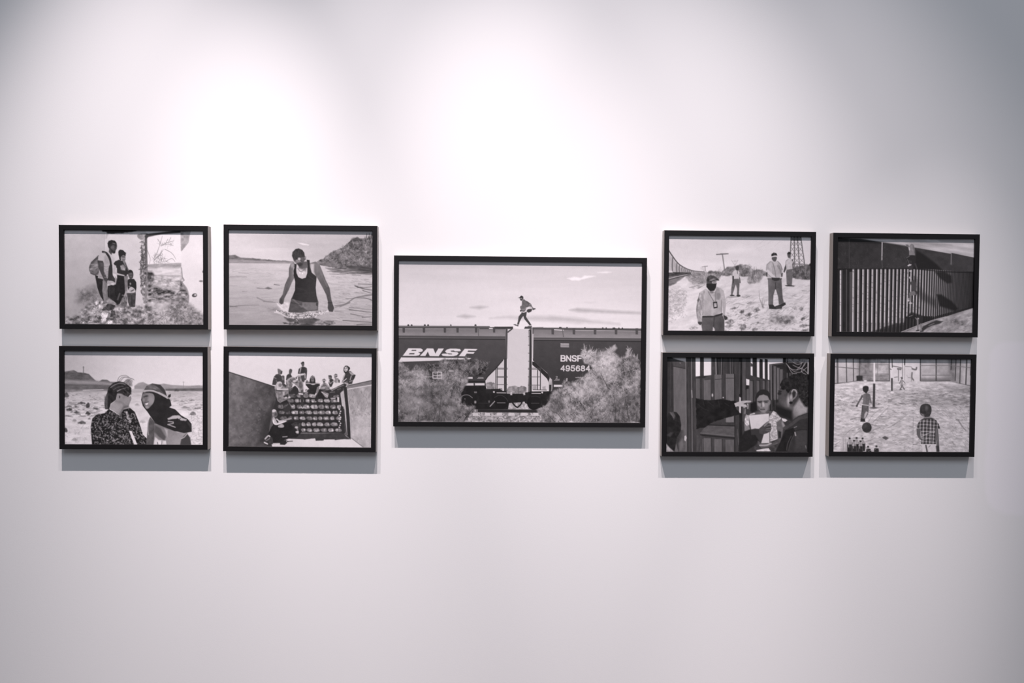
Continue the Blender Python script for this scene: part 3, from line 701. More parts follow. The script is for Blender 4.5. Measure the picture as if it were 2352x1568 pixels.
def art_wagon():
    a = Art([(136, 150), (1983, 165), (1973, 1398), (136, 1363)], 368, 246, 222, 4)
    P, S, E, T, G = a.poly, a.stroke, a.ell, a.tex, a.grad
    P([(100, 100), (2020, 100), (2020, 700), (100, 700)], T(G(300, 250, 222, 1700, 400, 214), 3, 200, seed=1))
    # back of the wagon: dark space, rails and stacked bundles
    P([(700, 640), (1620, 640), (1660, 1290), (700, 1290)], 52)
    P([(740, 750), (1580, 745), (1600, 900), (1620, 1220), (1040, 1230), (760, 940)], T(48, 14, 40, seed=2))
    rg = np.random.RandomState(4)
    for (y, x0, x1, h, dy) in ((722, 900, 1260, 52, 0), (786, 880, 1540, 44, 4), (864, 760, 1580, 52, 6), (936, 770, 1570, 46, 8), (1012, 790, 1570, 44, 6), (1092, 1060, 1565, 46, 4), (1166, 1060, 1560, 44, 4)):
        x = x0
        while x < x1 - 30:
            w = rg.uniform(58, 96)
            yy = y + dy * (x - x0) / (x1 - x0)
            tone = rg.uniform(112, 158) if x > 900 else rg.uniform(70, 110)
            P([(x, yy), (x + w * .2, yy - h * .48), (x + w * .75, yy - h * .5), (x + w - 6, yy - h * .1), (x + w - 8, yy + h * .42), (x + w * .3, yy + h * .5)], T(tone, 34, 22, seed=int(x + y), con=1.6), sm=True, rough=6, rs=20)
            if rg.rand() < 0.75 and x > 880:
                E(x + w * rg.uniform(.3, .7), yy + rg.uniform(-6, 10), rg.uniform(9, 17), rg.uniform(8, 14), rg.uniform(185, 228), soft=12)
            S([(x + w * .5, yy - h * .4), (x + w * .55, yy + h * .3)], 6, 70, op=0.6)
            x += w + rg.uniform(0, 12)
    for (y, x0, x1, w) in ((752, 900, 1280, 14), (820, 940, 1590, 20), (824, 1070, 1600, 10), (902, 760, 1590, 22), (972, 770, 1580, 24), (1048, 900, 1580, 22), (1130, 1050, 1580, 24), (1198, 1060, 1610, 14)):
        S([(x0, y), (x1, y + 6)], w, 44)
    S([(1070, 200 + 500), (1074, 880)], 34, 58); E(1078, 872, 20, 16, 205, soft=10); E(1080, 866, 9, 9, 50)
    E(1250, 776, 14, 16, 46)
    P([(1050, 1195), (1620, 1205), (1620, 1225), (1050, 1215)], T(100, 20, 40, seed=3))
    # floor
    P([(700, 1400), (720, 1350), (900, 1275), (1100, 1285), (1250, 1270), (1360, 1300), (1500, 1290), (1700, 1285), (1850, 1400)], T(G(900, 1300, 214, 1500, 1350, 222), 6, 80, seed=4))
    P([(900, 1230), (1640, 1205), (1695, 1288), (1560, 1290), (1500, 1300), (1475, 1270), (1360, 1268), (1350, 1302), (1250, 1306), (1240, 1272), (1170, 1280), (1100, 1286), (1060, 1270), (1000, 1275), (880, 1262)], T(62, 10, 40, seed=5), rough=4)
    # right wall, post and light strip
    P([(1565, 690), (1612, 650), (1640, 900), (1668, 1245), (1628, 1215), (1590, 860)], T(178, 20, 40, seed=6))
    S([(1612, 900), (1645, 1225)], 14, 60); S([(1590, 880), (1612, 1200)], 40, 50)
    for y in range(900, 1150, 26):
        E(1555 + (y % 3) * 8, y, 10, 9, 215, soft=8)
    P([(1650, 596), (1990, 522), (1990, 1410), (1850, 1400), (1702, 1282), (1690, 900)], T(G(1700, 700, 160, 1900, 1200, 182), 24, 60, 80, seed=7, oct=5, con=1.4))
    P([(1655, 596), (1990, 522), (1990, 582), (1658, 636)], T(122, 14, 60, 20, seed=8)); S([(1655, 596), (1990, 523)], 9, 60); S([(1660, 638), (1985, 584)], 10, 216)
    a.scatter([(1670, 660), (1970, 620), (1970, 1000), (1700, 1000)], 170, (10, 34), (5, 12), (95, 150), ang=(60, 120), seed=1, op=0.4)
    a.scatter([(1700, 900), (1970, 900), (1970, 1380), (1720, 1270)], 110, (10, 34), (6, 14), (190, 225), seed=2, op=0.4)
    S([(1700, 1280), (1850, 1398)], 12, 225); S([(1712, 1275), (1870, 1395)], 10, 120, op=0.7)
    P([(1610, 612), (1652, 608), (1690, 1000), (1704, 1295), (1662, 1262), (1640, 900)], 48)
    P([(1620, 1215), (1700, 1290), (1640, 1250)], 150, soft=10)
    # left wall
    P([(100, 402), (720, 605), (735, 780), (700, 900), (660, 1090), (640, 1230), (700, 1400), (100, 1400)], T(G(250, 800, 110, 720, 850, 72), 20, 50, seed=9, oct=5, con=1.3))
    S([(138, 416), (720, 606)], 10, 56); a.scatter([(150, 480), (680, 640), (620, 1200), (150, 1340)], 150, (8, 26), (6, 12), (112, 160), seed=3, op=0.35)
    P([(560, 1100), (700, 850), (760, 900), (760, 1300), (640, 1330), (520, 1330)], 50, soft=90, op=0.75)
    # people along the top
    w = lambda *p: [((110 + x / 10.69) * 5.6, (40 + y / 10.69) * 5.6) for x, y in p]
    D = lambda x, y, r1, r2, v, **kw: E(*w((x, y))[0], r1 * .524, r2 * .524, v, **kw)
    # standing, back row
    P(w((135, 680), (150, 580), (180, 480), (230, 425), (290, 410), (340, 440), (370, 470), (430, 460), (440, 640), (380, 640), (330, 600), (260, 610), (220, 690)), T(66, 12, 24, seed=10)); P(w((265, 290), (300, 285), (385, 345), (380, 400), (340, 430), (280, 415), (270, 340)), T(108, 12, 16, seed=40)); P(w((340, 360), (384, 345), (375, 410), (345, 425)), 66)
    S(w((180, 500), (230, 525)), 9, 150); S(w((235, 570), (250, 630)), 12, 112, op=0.7); D(400, 510, 32, 60, 118); P(w((370, 470), (400, 450), (432, 470), (430, 640), (395, 640), (425, 540)), 74, op=0.8)
    P(w((472, 560), (490, 450), (530, 415), (590, 415), (625, 490), (540, 520), (490, 570)), T(62, 10, 20, seed=41)); P(w((545, 400), (550, 320), (580, 288), (620, 310), (615, 375), (590, 420), (560, 430)), 88, sm=True); P(w((590, 320), (622, 320), (612, 370), (595, 370)), 66)
    P(w((765, 410), (785, 290), (850, 240), (930, 240), (985, 270), (995, 320), (980, 480), (970, 560), (945, 540), (955, 420), (930, 390), (800, 410)), T(62, 8, 20, seed=42)); S(w((840, 250), (815, 380)), 12, 172); P(w((850, 250), (930, 245), (935, 390), (850, 390)), 54); S(w((985, 280), (990, 330)), 7, 170, op=0.7)
    P(w((835, 145), (870, 120), (890, 108), (920, 125), (922, 190), (905, 235), (870, 235), (850, 180)), 88); P(w((835, 145), (870, 120), (890, 108), (918, 122), (918, 175), (895, 140), (862, 158)), 48)
    P(w((825, 400), (935, 395), (960, 480), (960, 560), (940, 560), (920, 620), (860, 600), (830, 470)), 72); P(w((815, 410), (920, 400), (925, 440), (830, 460)), T(176, 16, 14, seed=11)); S(w((840, 425), (910, 418)), 8, 232); S(w((935, 400), (945, 520)), 10, 190)
    # bent figure and capped man, front row
    P(w((470, 600), (520, 520), (600, 490), (680, 500), (720, 560), (650, 640), (620, 740), (560, 830), (490, 740)), T(112, 30, 20, seed=14, con=1.5)); S(w((500, 600), (560, 530), (660, 500)), 16, 176, sm=True, op=0.8); S(w((520, 610), (530, 720)), 14, 168, op=0.7); S(w((590, 560), (620, 600)), 14, 66, op=0.7); S(w((640, 560), (600, 600)), 12, 86, op=0.7)
    P(w((560, 870), (600, 770), (700, 700), (780, 780), (780, 860), (660, 910), (560, 910)), T(50, 10, 20, seed=43)); S(w((570, 840), (640, 760)), 9, 120, op=0.7)
    P(w((630, 620), (680, 560), (740, 570), (830, 560), (900, 620), (910, 760), (890, 900), (820, 860), (790, 780), (720, 700), (650, 660)), T(136, 26, 18, seed=15, con=1.5)); S(w((630, 640), (690, 680), (770, 760), (800, 850)), 12, 210, sm=True, op=0.85); S(w((660, 590), (720, 590)), 16, 206); D(735, 620, 30, 20, 76, soft=10); S(w((900, 620), (905, 780), (890, 880)), 9, 196, sm=True, op=0.8); P(w((780, 620), (850, 600), (880, 720), (840, 800), (800, 740)), T(98, 20, 16, seed=44), soft=10)
    P(w((770, 480), (800, 465), (830, 480), (830, 560), (790, 590), (765, 540)), T(104, 16, 14, seed=45), sm=True); P(w((710, 500), (750, 460), (800, 440), (840, 490), (790, 480), (740, 500)), 168); P(w((705, 500), (745, 480), (740, 540), (712, 540)), 78); P(w((840, 820), (895, 800), (890, 880), (850, 890)), 72, soft=8); P(w((770, 880), (830, 880), (900, 905), (890, 935), (800, 920)), 200)
    # hooded man with folded arms
    P(w((955, 650), (1040, 640), (1060, 600), (1190, 630), (1300, 650), (1310, 700), (1250, 740), (1230, 800), (1200, 930), (1050, 900), (1040, 780), (960, 690)), T(44, 8, 24, seed=46)); P(w((1045, 640), (1060, 540), (1090, 470), (1130, 450), (1180, 490), (1195, 560), (1195, 645), (1120, 650)), 48); P(w((1090, 480), (1130, 450), (1180, 490), (1190, 530), (1130, 490), (1080, 540)), T(128, 14, 14, seed=47)); D(1128, 560, 36, 58, 118); D(1128, 545, 26, 10, 80); D(1120, 600, 22, 14, 92); S(w((960, 650), (1050, 650), (1130, 665), (1250, 645), (1310, 660)), 13, 160, sm=True); D(1140, 668, 50, 18, 186); P(w((960, 580), (1010, 570), (1040, 630), (960, 640)), T(112, 16, 14, seed=48)); S(w((960, 630), (1040, 620)), 8, 66)
    P(w((1240, 740), (1300, 720), (1290, 820), (1220, 950), (1180, 950), (1215, 850)), T(126, 14, 16, seed=49)); S(w((1215, 900), (1185, 945)), 14, 206); P(w((930, 900), (980, 830), (1020, 870), (1000, 900)), T(130, 24, 14, seed=50)); S(w((940, 760), (930, 850)), 22, 212); S(w((960, 850), (1000, 800)), 10, 205)
    # small man in a cap
    P(w((1250, 980), (1290, 800), (1360, 760), (1560, 800), (1480, 900), (1400, 1010), (1280, 1020)), T(40, 8, 20, seed=51)); P(w((1310, 770), (1360, 690), (1400, 620), (1460, 640), (1500, 700), (1560, 760), (1540, 810), (1440, 830), (1340, 810)), T(116, 34, 16, seed=17, con=1.7)); S(w((1330, 720), (1390, 650)), 12, 172); S(w((1460, 660), (1540, 740)), 16, 158); D(1400, 760, 50, 22, 168, soft=12); S(w((1350, 800), (1440, 790)), 9, 66); P(w((1360, 590), (1375, 550), (1420, 530), (1460, 570), (1455, 595)), 74); S(w((1370, 592), (1410, 565), (1455, 590)), 9, 208, sm=True); D(1410, 605, 28, 26, 92); D(1412, 640, 16, 24, 120)
    # two in caps behind
    P(w((1525, 640), (1540, 560), (1600, 530), (1650, 560), (1640, 640), (1600, 730), (1560, 740), (1540, 690)), T(58, 10, 16, seed=52)); P(w((1520, 470), (1560, 440), (1600, 460), (1605, 510), (1580, 550), (1530, 540)), 74); D(1552, 510, 24, 28, 112); S(w((1540, 580), (1560, 650)), 10, 180); S(w((1560, 660), (1640, 590)), 10, 150); S(w((1520, 455), (1600, 465)), 6, 44)
    P(w((1655, 600), (1690, 520), (1760, 520), (1800, 570), (1795, 630), (1700, 640)), T(148, 34, 14, seed=18, con=1.7)); P(w((1650, 450), (1700, 405), (1745, 430), (1740, 490), (1680, 490)), 84); S(w((1655, 455), (1740, 445)), 8, 186); D(1690, 500, 28, 28, 130); P(w((1770, 560), (1800, 560), (1800, 630), (1775, 630)), 62); P(w((1640, 740), (1680, 640), (1740, 640), (1800, 660), (1740, 730)), T(212, 12, 14, seed=19)); P(w((1560, 780), (1620, 740), (1640, 790), (1580, 820)), T(196, 16, 12, seed=53))
    # pale figure at the left end
    P(w((205, 850), (220, 720), (250, 640), (310, 600), (380, 630), (470, 700), (500, 760), (540, 800), (540, 920), (590, 1000), (520, 1040), (400, 1090), (330, 1130), (270, 1080), (225, 960)), T(124, 26, 22, seed=12, con=1.5)); P(w((235, 720), (250, 640), (310, 600), (370, 625), (390, 700), (330, 780), (250, 790)), T(190, 14, 18, seed=13), sm=True); D(330, 690, 40, 46, 118, soft=12); S(w((260, 800), (380, 790), (520, 790)), 13, 214, sm=True); S(w((380, 680), (460, 720)), 12, 92); S(w((240, 820), (380, 830)), 14, 76); P(w((390, 850), (440, 850), (440, 940), (400, 950)), 176, soft=8); P(w((410, 960), (520, 900), (540, 980), (440, 1010)), 60, soft=8); P(w((430, 1000), (480, 970), (510, 1010), (440, 1020)), 196); P(w((530, 970), (580, 965), (585, 1010), (530, 1015)), 190); S(w((250, 900), (270, 1000)), 13, 176, op=0.7)
    P(w((370, 640), (420, 640), (490, 700), (480, 740), (420, 720)), 66)
    # man leaning over the corner
    P(w((1335, 850), (1500, 830), (1600, 800), (1760, 720), (1900, 650), (1990, 640), (1960, 720), (1860, 820), (1700, 900), (1600, 960), (1500, 1000), (1440, 960)), T(54, 12, 26, seed=20)); P(w((1335, 850), (1420, 850), (1530, 900), (1500, 1010), (1440, 990)), T(150, 26, 14, seed=54)); S(w((1350, 860), (1500, 960)), 9, 204, op=0.8); S(w((1600, 830), (1740, 750)), 8, 168); S(w((1700, 770), (1900, 690)), 8, 160, op=0.8); S(w((1560, 870), (1680, 860)), 7, 120); S(w((1740, 800), (1820, 780)), 7, 140, op=0.7); S(w((1400, 880), (1480, 880)), 7, 70)
    P(w((1640, 960), (1740, 930), (1810, 950), (1740, 1000), (1650, 990)), T(120, 40, 12, seed=55, con=1.6)); P(w((1570, 1010), (1700, 1000), (1690, 1030), (1580, 1030)), T(184, 20, 12, seed=21)); P(w((1780, 880), (1815, 880), (1815, 1110), (1785, 1110)), 52); P(w((1742, 990), (1785, 990), (1785, 1110), (1742, 1110)), 212)
    P(w((1870, 570), (1890, 480), (1930, 400), (2010, 345), (2080, 350), (2150, 420), (2200, 440), (2170, 520), (2130, 580), (2110, 660), (2000, 680), (1940, 620), (1840, 640)), T(62, 12, 22, seed=22)); S(w((1930, 420), (1890, 520), (1880, 570)), 12, 176, sm=True); P(w((2030, 360), (2090, 370), (2170, 430), (2110, 450), (2060, 410)), T(158, 14, 14, seed=56)); S(w((2090, 460), (2060, 560)), 12, 158); S(w((1970, 530), (1850, 630)), 10, 205); S(w((2040, 610), (2110, 580)), 9, 176, op=0.8); D(1975, 650, 44, 20, 168); P(w((2110, 470), (2195, 440), (2150, 540)), 52); S(w((1900, 640), (1990, 600)), 8, 130)
    P(w((1895, 320), (1900, 260), (1935, 212), (1990, 208), (2050, 250), (2060, 280), (2030, 330), (1990, 380), (1940, 400), (1905, 370)), 46); P(w((1912, 290), (1930, 245), (1980, 232), (2005, 280), (1990, 335), (1950, 358), (1922, 340)), 198, sm=True); D(1930, 282, 14, 8, 62); D(1968, 268, 12, 9, 66); D(1985, 262, 10, 16, 70, op=0.6); S(w((1935, 328), (1965, 322)), 5, 84); S(w((1950, 285), (1946, 310)), 4, 130)
    # man sitting low on the left, bag
    P([(720, 1080), (860, 1070), (940, 1060), (1040, 1080), (1060, 1200), (1000, 1260), (860, 1270), (820, 1330), (680, 1330), (620, 1250), (680, 1120)], T(38, 8, 40, seed=23))
    P([(690, 1020), (700, 990), (740, 1000), (780, 1040), (850, 1030), (880, 1050), (780, 1090), (740, 1095), (700, 1070)], T(188, 26, 24, seed=24)); S([(700, 1040), (715, 1080), (760, 1088), (860, 1050)], 16, 224, sm=True); S([(730, 1000), (760, 1060)], 20, 60); S([(850, 1035), (930, 1015)], 22, 150); S([(740, 1020), (790, 1060)], 10, 205)
    P([(684, 930), (700, 898), (735, 905), (755, 950), (750, 985), (715, 1000), (692, 980)], T(118, 30, 20, seed=25), sm=True); P([(690, 905), (720, 896), (740, 915), (720, 930), (694, 935)], 206, sm=True); E(735, 960, 16, 22, 78, soft=12)
    P([(765, 1110), (810, 1085), (840, 1105), (830, 1130), (775, 1130)], T(168, 26, 20, seed=26), sm=True); P([(930, 1090), (990, 1060), (1060, 1080), (1050, 1160), (980, 1150)], T(62, 26, 20, seed=27)); P([(980, 1120), (1010, 1115), (1030, 1180), (1030, 1215), (1000, 1215), (1010, 1170)], 120); E(1000, 1130, 20, 13, 195, soft=10); E(1010, 1190, 20, 14, 205, soft=10)
    S([(830, 950), (870, 890), (890, 830)], (16, 8), 130, sm=True); P([(830, 900), (880, 850), (910, 800), (940, 880), (900, 930), (850, 940)], 56); S([(900, 800), (940, 880)], 9, 110)
    P([(820, 1245), (890, 1240), (880, 1255), (820, 1258)], 150); P([(790, 1320), (860, 1290), (880, 1330), (850, 1355), (790, 1350)], 44); S([(850, 1290), (890, 1310), (950, 1308)], 9, 60); S([(860, 1325), (900, 1310)], 8, 60)
    P([(580, 1320), (600, 1265), (640, 1228), (690, 1260), (705, 1330), (660, 1370), (590, 1350)], T(64, 26, 30, seed=28)); S([(600, 1275), (640, 1235), (660, 1245)], 18, 186, sm=True); S([(590, 1320), (630, 1340)], 16, 216); S([(610, 1300), (660, 1270)], 10, 130)
    return a.finish()

def art_train():
    a = Art([(917.0, 598.2), (1474.2, 603.8), (1471.8, 971.3), (915.0, 968.2)], 640, 422, 215, 5)
    P, S, E, T, G = a.poly, a.stroke, a.ell, a.tex, a.grad
    l = lambda *p: [(910 + x / 6.534, 740 + y / 6.533) for x, y in p]
    r = lambda *p: [(1190 + x / 6.534, 740 + y / 6.533) for x, y in p]
    c = lambda *p: [(1150 + x / 14.258, 660 + y / 14.254) for x, y in p]
    big = lambda *p: [(890 + x / 3.267, 570 + y / 3.267) for x, y in p]
    # sky with thin cloud
    P([(900, 590), (1490, 590), (1490, 980), (900, 980)], T(G(1150, 610, 204, 1150, 740, 230), 7, 150, 16, seed=1, oct=4), soft=4)
    P(big((80, 230), (700, 230), (900, 320), (900, 470), (80, 480)), 226, soft=60, op=0.6)
    P(big((1345, 228), (1400, 218), (1450, 222), (1480, 208), (1565, 210), (1500, 225), (1440, 243), (1380, 240)), 240, soft=4, rough=2, rs=14)
    P(big((1575, 183), (1640, 176), (1680, 180), (1640, 188)), 236, soft=4)
    P(big((1365, 465), (1420, 450), (1560, 460), (1700, 470), (1900, 480), (1905, 495), (1600, 485), (1440, 480)), T(183, 8, 30, 5, seed=2), soft=7, rough=2)
    P(big((620, 445), (690, 432), (755, 440), (690, 458)), 188, soft=7); P(big((525, 512), (580, 498), (660, 512), (590, 525)), 190, soft=7)
    P(big((770, 525), (900, 505), (1050, 515), (1300, 510), (1480, 530), (1560, 545), (1740, 570), (1500, 565), (1200, 545), (900, 530)), T(196, 8, 40, 6, seed=3), soft=9, rough=3)
    P(big((1480, 405), (1560, 405), (1520, 415)), 200, soft=6, op=0.6)
    P(big((900, 600), (1070, 610), (1070, 1100), (900, 1090)), G(1180, 760, 205, 1180, 900, 212))
    # distant scrub seen between the wagons
    P(l((1660, 1000), (1700, 965), (1780, 955), (1850, 985), (1895, 985), (1895, 1080), (1660, 1080)), T(142, 40, 5, seed=4), rough=2, rs=5)
    P(r((0, 985), (60, 955), (120, 980), (140, 1060), (0, 1080)), T(130, 40, 5, seed=5), rough=2, rs=5)
    # gravel, sleepers, rail
    P(big((600, 1180), (1250, 1180), (1300, 1320), (560, 1320)), T(150, 60, 4, 3, seed=6, oct=3, con=1.8), soft=3)
    P(big((640, 1232), (1260, 1240), (1300, 1320), (560, 1320)), T(160, 52, 3.0, 2.4, seed=7, oct=2, con=1.6), soft=4)
    P(big((910, 1140), (1060, 1140), (1060, 1210), (905, 1205)), T(178, 40, 4, seed=8, con=1.6), soft=2)
    for x in (662, 752, 842, 936, 1026, 1116, 1206):
        P(big((x - 18, 1236), (x + 18, 1236), (x + 22, 1260), (x - 22, 1260)), T(206, 8, 4, seed=x)); S(big((x - 24, 1262), (x + 24, 1262)), 1.2, 90, op=0.6)
    P(big((680, 1210), (1140, 1214), (1140, 1236), (680, 1232)), 44); S(big((680, 1209), (1140, 1213)), 1.2, 105)
    # left wagon
    P(l((20, 68), (1640, 75), (1650, 545), (1590, 575), (1500, 680), (1375, 815), (1340, 870), (1360, 1030), (1380, 1060), (1000, 1080), (20, 1080)), T(G(1100, 760, 84, 1100, 860, 66), 5, 14, seed=9))
    P(l((20, 85), (1640, 90), (1640, 215), (20, 200)), T(G(1000, 755, 122, 1000, 770, 140), 7, 16, 5, seed=10))
    P(l((20, 50), (1400, 58), (1420, 78), (20, 76)), G(1000, 748, 120, 1000, 752, 96)); P(l((20, 78), (1640, 92), (1640, 104), (20, 92)), 72)
    S(l((40, 95), (1250, 97)), 1.1, 190, op=0.85); S(l((1400, 92), (1460, 96)), 1.8, 226)
    P(l((20, 200), (1640, 212), (1640, 235), (20, 225)), 82); P(l((20, 225), (1640, 235), (1640, 248), (20, 238)), 100); P(l((20, 240), (1640, 250), (1640, 266), (20, 252)), 52)
    for x in (115, 418, 732, 922, 1200, 1470):
        P(l((x - 18, 72), (x + 20, 72), (x + 18, 155), (x - 14, 155)), 78)
    S(l((1235, 90), (1238, 200)), 1.8, 100)
    for x, w in ((185, 16), (235, 14), (432, 16), (482, 15), (822, 10), (1192, 16)):
        P(l((x - w, 56), (x - w * .6, 32), (x + w * .6, 32), (x + w, 56)), 62)
    P(l((1475, 66), (1755, 66), (1755, 104), (1475, 92)), 62)
    P(l((1680, 100), (1745, 100), (1680, 150)), 205); S(l((1735, 104), (1680, 148)), 3, 72)
    P(l((1645, 85), (1675, 85), (1668, 545), (1645, 560)), 66); S(l((1666, 100), (1660, 540)), 1.2, 104)
    # BNSF name on the left wagon
    B = [l((185, 390), (370, 392), (402, 410), (400, 432), (375, 446), (330, 450), (358, 462), (362, 478), (340, 498), (290, 506), (100, 504)),
         l((465, 392), (560, 394), (590, 470), (635, 394), (718, 394), (640, 510), (505, 508), (478, 440), (440, 506), (358, 505)),
         l((735, 440), (760, 410), (810, 396), (900, 396), (960, 402), (975, 425), (955, 436), (885, 436), (865, 424), (820, 428), (825, 440), (920, 450), (940, 466), (915, 495), (860, 510), (760, 510), (700, 504), (684, 486), (700, 470), (780, 470), (790, 482), (840, 482), (840, 472), (760, 462)),
         l((1030, 398), (1222, 402), (1195, 428), (1085, 425), (1070, 445), (1182, 448), (1160, 474), (1062, 470), (1030, 512), (940, 510))]
    for g in B:
        P(g, 226)
    P(l((240, 414), (305, 414), (300, 430), (230, 430)), 82); P(l((205, 462), (280, 462), (272, 482), (190, 482)), 82)
    P(l((78, 527), (1130, 538), (1108, 556), (640, 575), (35, 595)), 222)
    # left wagon's lower end: ladder, hopper slope, truck
    P(l((1590, 575), (1622, 560), (1622, 1020), (1370, 1020), (1345, 900), (1380, 815), (1500, 690)), 205)
    P(l((1350, 915), (1420, 895), (1480, 915), (1490, 1000), (1360, 1005)), T(140, 40, 5, seed=11), rough=2, rs=5)
    P(l((1622, 545), (1662, 545), (1662, 1080), (1622, 1080)), 56); S(l((1640, 560), (1640, 1060)), 1.0, 92)
    S(l((1500, 660), (1498, 1010)), 1.8, 62); S(l((1520, 650), (1518, 1010)), 1.6, 66)
    for y in (690, 705, 815, 828, 938):
        S(l((1515, y), (1670, y)), 1.2, 80)
    S(l((1340, 870), (1375, 815), (1500, 690), (1600, 572)), 2.5, 48)
    P(l((1000, 880), (1340, 880), (1340, 905), (1000, 905)), 40); P(l((1185, 915), (1330, 915), (1330, 948), (1185, 948)), 214); P(l((1030, 915), (1165, 915), (1165, 950), (1030, 950)), 205); P(l((1068, 822), (1150, 822), (1150, 850), (1068, 850)), 208)
    for y, x0, x1 in ((830, 1235, 1315), (845, 1222, 1328), (1015, 1275, 1308), (1032, 1245, 1325), (962, 1188, 1232)):
        for k in range(int((x1 - x0) / 16)):
            S(l((x0 + 16 * k, y), (x0 + 16 * k + 10, y)), 1.1, 205, op=0.85)
    S(l((1180, 965), (1172, 980), (1182, 998)), 1.2, 200); S(l((1245, 965), (1254, 980), (1244, 998)), 1.2, 200)
    P(l((990, 955), (1340, 955), (1360, 1030), (1650, 1040), (1660, 1075), (1895, 1075), (1895, 1200), (1700, 1215), (1680, 1310), (1230, 1310), (1000, 1300), (950, 1230)), T(34, 8, 6, seed=12))
    P(l((1345, 1000), (1560, 1000), (1600, 1030), (1650, 1030), (1650, 1070), (1345, 1070)), 42); S(l((1515, 1060), (1650, 1062)), 1.6, 200); E(*l((1470, 1047))[0], 2.1, 2.1, 206)
    S(l((1350, 1010), (1420, 1010)), 1.2, 70); S(l((1545, 1000), (1590, 1000), (1590, 1025)), 1.2, 60); P(l((1715, 1050), (1745, 1045), (1745, 1095), (1715, 1095)), 190); S(l((1670, 1052), (1715, 1058)), 1.5, 150)
    E(*l((1580, 1200))[0], 16, 16.5, 30); S(l((1480, 1130), (1540, 1100), (1600, 1105), (1650, 1140), (1680, 1190)), 1.2, 66, sm=True); S(l((1520, 1212), (1640, 1212)), 1.4, 150)
    E(*l((1060, 1190))[0], 13, 15, 34); S(l((970, 1130), (1020, 1095), (1090, 1095), (1145, 1135)), 1.6, 128, sm=True); E(*l((1190, 1200))[0], 3, 4, 120, op=0.8); E(*l((1190, 1200))[0], 1.2, 1.6, 190)
    P(l((1480, 1178), (1490, 1190), (1415, 1272), (1402, 1264)), 150); S(l((1240, 1215), (1400, 1218)), 1.0, 56); E(*l((1398, 1192))[0], 2.2, 3, 120, op=0.7); E(*l((1035, 1152))[0], 1.3, 1.2, 130)
    P(l((1170, 1040), (1215, 1040), (1215, 1065), (1175, 1065)), 110)
    S(l((1720, 1150), (1745, 1200), (1790, 1260), (1825, 1280)), 3.2, 36, sm=True); S(l((1825, 1280), (1870, 1240), (1892, 1200), (1950, 1110)), 3.0, 36, sm=True)
    # right wagon
    P(r((225, 90), (1860, 105), (1860, 1520), (520, 1080), (480, 830), (440, 760), (310, 650), (225, 575)), T(G(1350, 770, 74, 1350, 880, 58), 5, 14, seed=13))
    P(r((225, 105), (1860, 125), (1860, 245), (235, 230)), T(G(1350, 758, 120, 1350, 775, 142), 7, 16, 5, seed=14))
    P(r((215, 75), (380, 72), (380, 80), (1860, 95), (1860, 118), (215, 96)), G(1350, 751, 118, 1350, 757, 92)); S(r((215, 97), (1860, 122)), 1.4, 62); S(r((540, 112), (680, 120)), 1.8, 226); S(r((860, 122), (1840, 132)), 1.1, 188, op=0.85)
    P(r((235, 230), (1860, 245), (1860, 270), (235, 250)), 84); P(r((235, 250), (1860, 268), (1860, 280), (235, 265)), 100); P(r((235, 265), (1860, 280), (1860, 298), (235, 280)), 50)
    for x in (520, 838, 1155, 1470, 1782):
        P(r((x - 18, 92), (x + 22, 92), (x + 20, 185), (x - 16, 182)), 80)
    S(r((668, 110), (682, 220)), 1.8, 98)
    for x, w in ((635, 22), (735, 12), (1005, 12), (1272, 14), (1324, 12), (1440, 26), (1515, 12), (1567, 12)):
        y = 74 + x * 0.012
        P(r((x - w, y + 10), (x - w * .7, y - 10), (x + w * .7, y - 10), (x + w, y + 8)), 60)
    P(r((92, 98), (105, 66), (205, 66), (205, 100)), 74)
    P(r((160, 115), (205, 95), (210, 1080), (150, 1080), (170, 560)), 70); S(r((172, 130), (165, 1060)), 1.6, 150); S(r((190, 130), (186, 1060)), 2.2, 50)
    P(r((215, 100), (232, 100), (228, 545), (215, 545)), 80); S(r((226, 180), (222, 540)), 1.8, 214)
    for y in (215, 345, 465, 585, 705, 820, 945):
        S(r((155, y), (172, y)), 1.2, 80)
    P(r((218, 645), (310, 725), (440, 840), (465, 910), (462, 1020), (218, 1020)), 206)
    P(r((215, 590), (250, 595), (450, 775), (480, 830), (465, 910), (440, 850), (300, 710), (215, 640)), 46)
    P(r((462, 890), (480, 830), (512, 860), (520, 960), (500, 1060), (470, 1060)), G(1262, 870, 196, 1270, 900, 120)); P(r((470, 940), (505, 940), (500, 1030), (468, 1040)), 52); S(r((512, 900), (514, 1000), (480, 1070)), 1.6, 150, sm=True)
    P(r((218, 960), (280, 955), (280, 1010), (218, 1010)), T(150, 40, 5, seed=15), soft=2, op=0.7); P(r((370, 970), (420, 960), (420, 1010), (370, 1010)), T(150, 40, 5, seed=16), soft=2, op=0.7)
    S(r((296, 720), (294, 1010)), 2.0, 62); S(r((340, 700), (338, 1010)), 2.0, 66)
    for y in (690, 708, 822, 945):
        S(r((155, y), (335, y)), 1.2, 84)
    P(r((100, 1085), (105, 1060), (200, 1040), (520, 1035), (560, 1080), (640, 1120), (700, 1250), (300, 1290), (105, 1215)), T(36, 8, 6, seed=17))
    P(r((0, 1078), (105, 1078), (105, 1195), (0, 1195)), 36); P(r((80, 1060), (108, 1055), (112, 1090), (85, 1098)), 180); S(r((210, 1068), (340, 1070)), 1.8, 205); E(*r((366, 1057))[0], 2.1, 2.1, 205); S(r((230, 1015), (430, 1020)), 1.6, 66)
    E(*r((240, 1210))[0], 15.5, 16.5, 28); S(r((205, 1120), (270, 1110), (330, 1130)), 1.2, 74, sm=True); S(r((205, 1218), (320, 1218)), 1.2, 128); P(r((205, 1080), (340, 1080), (340, 1290), (205, 1290)), 34, op=0.5)
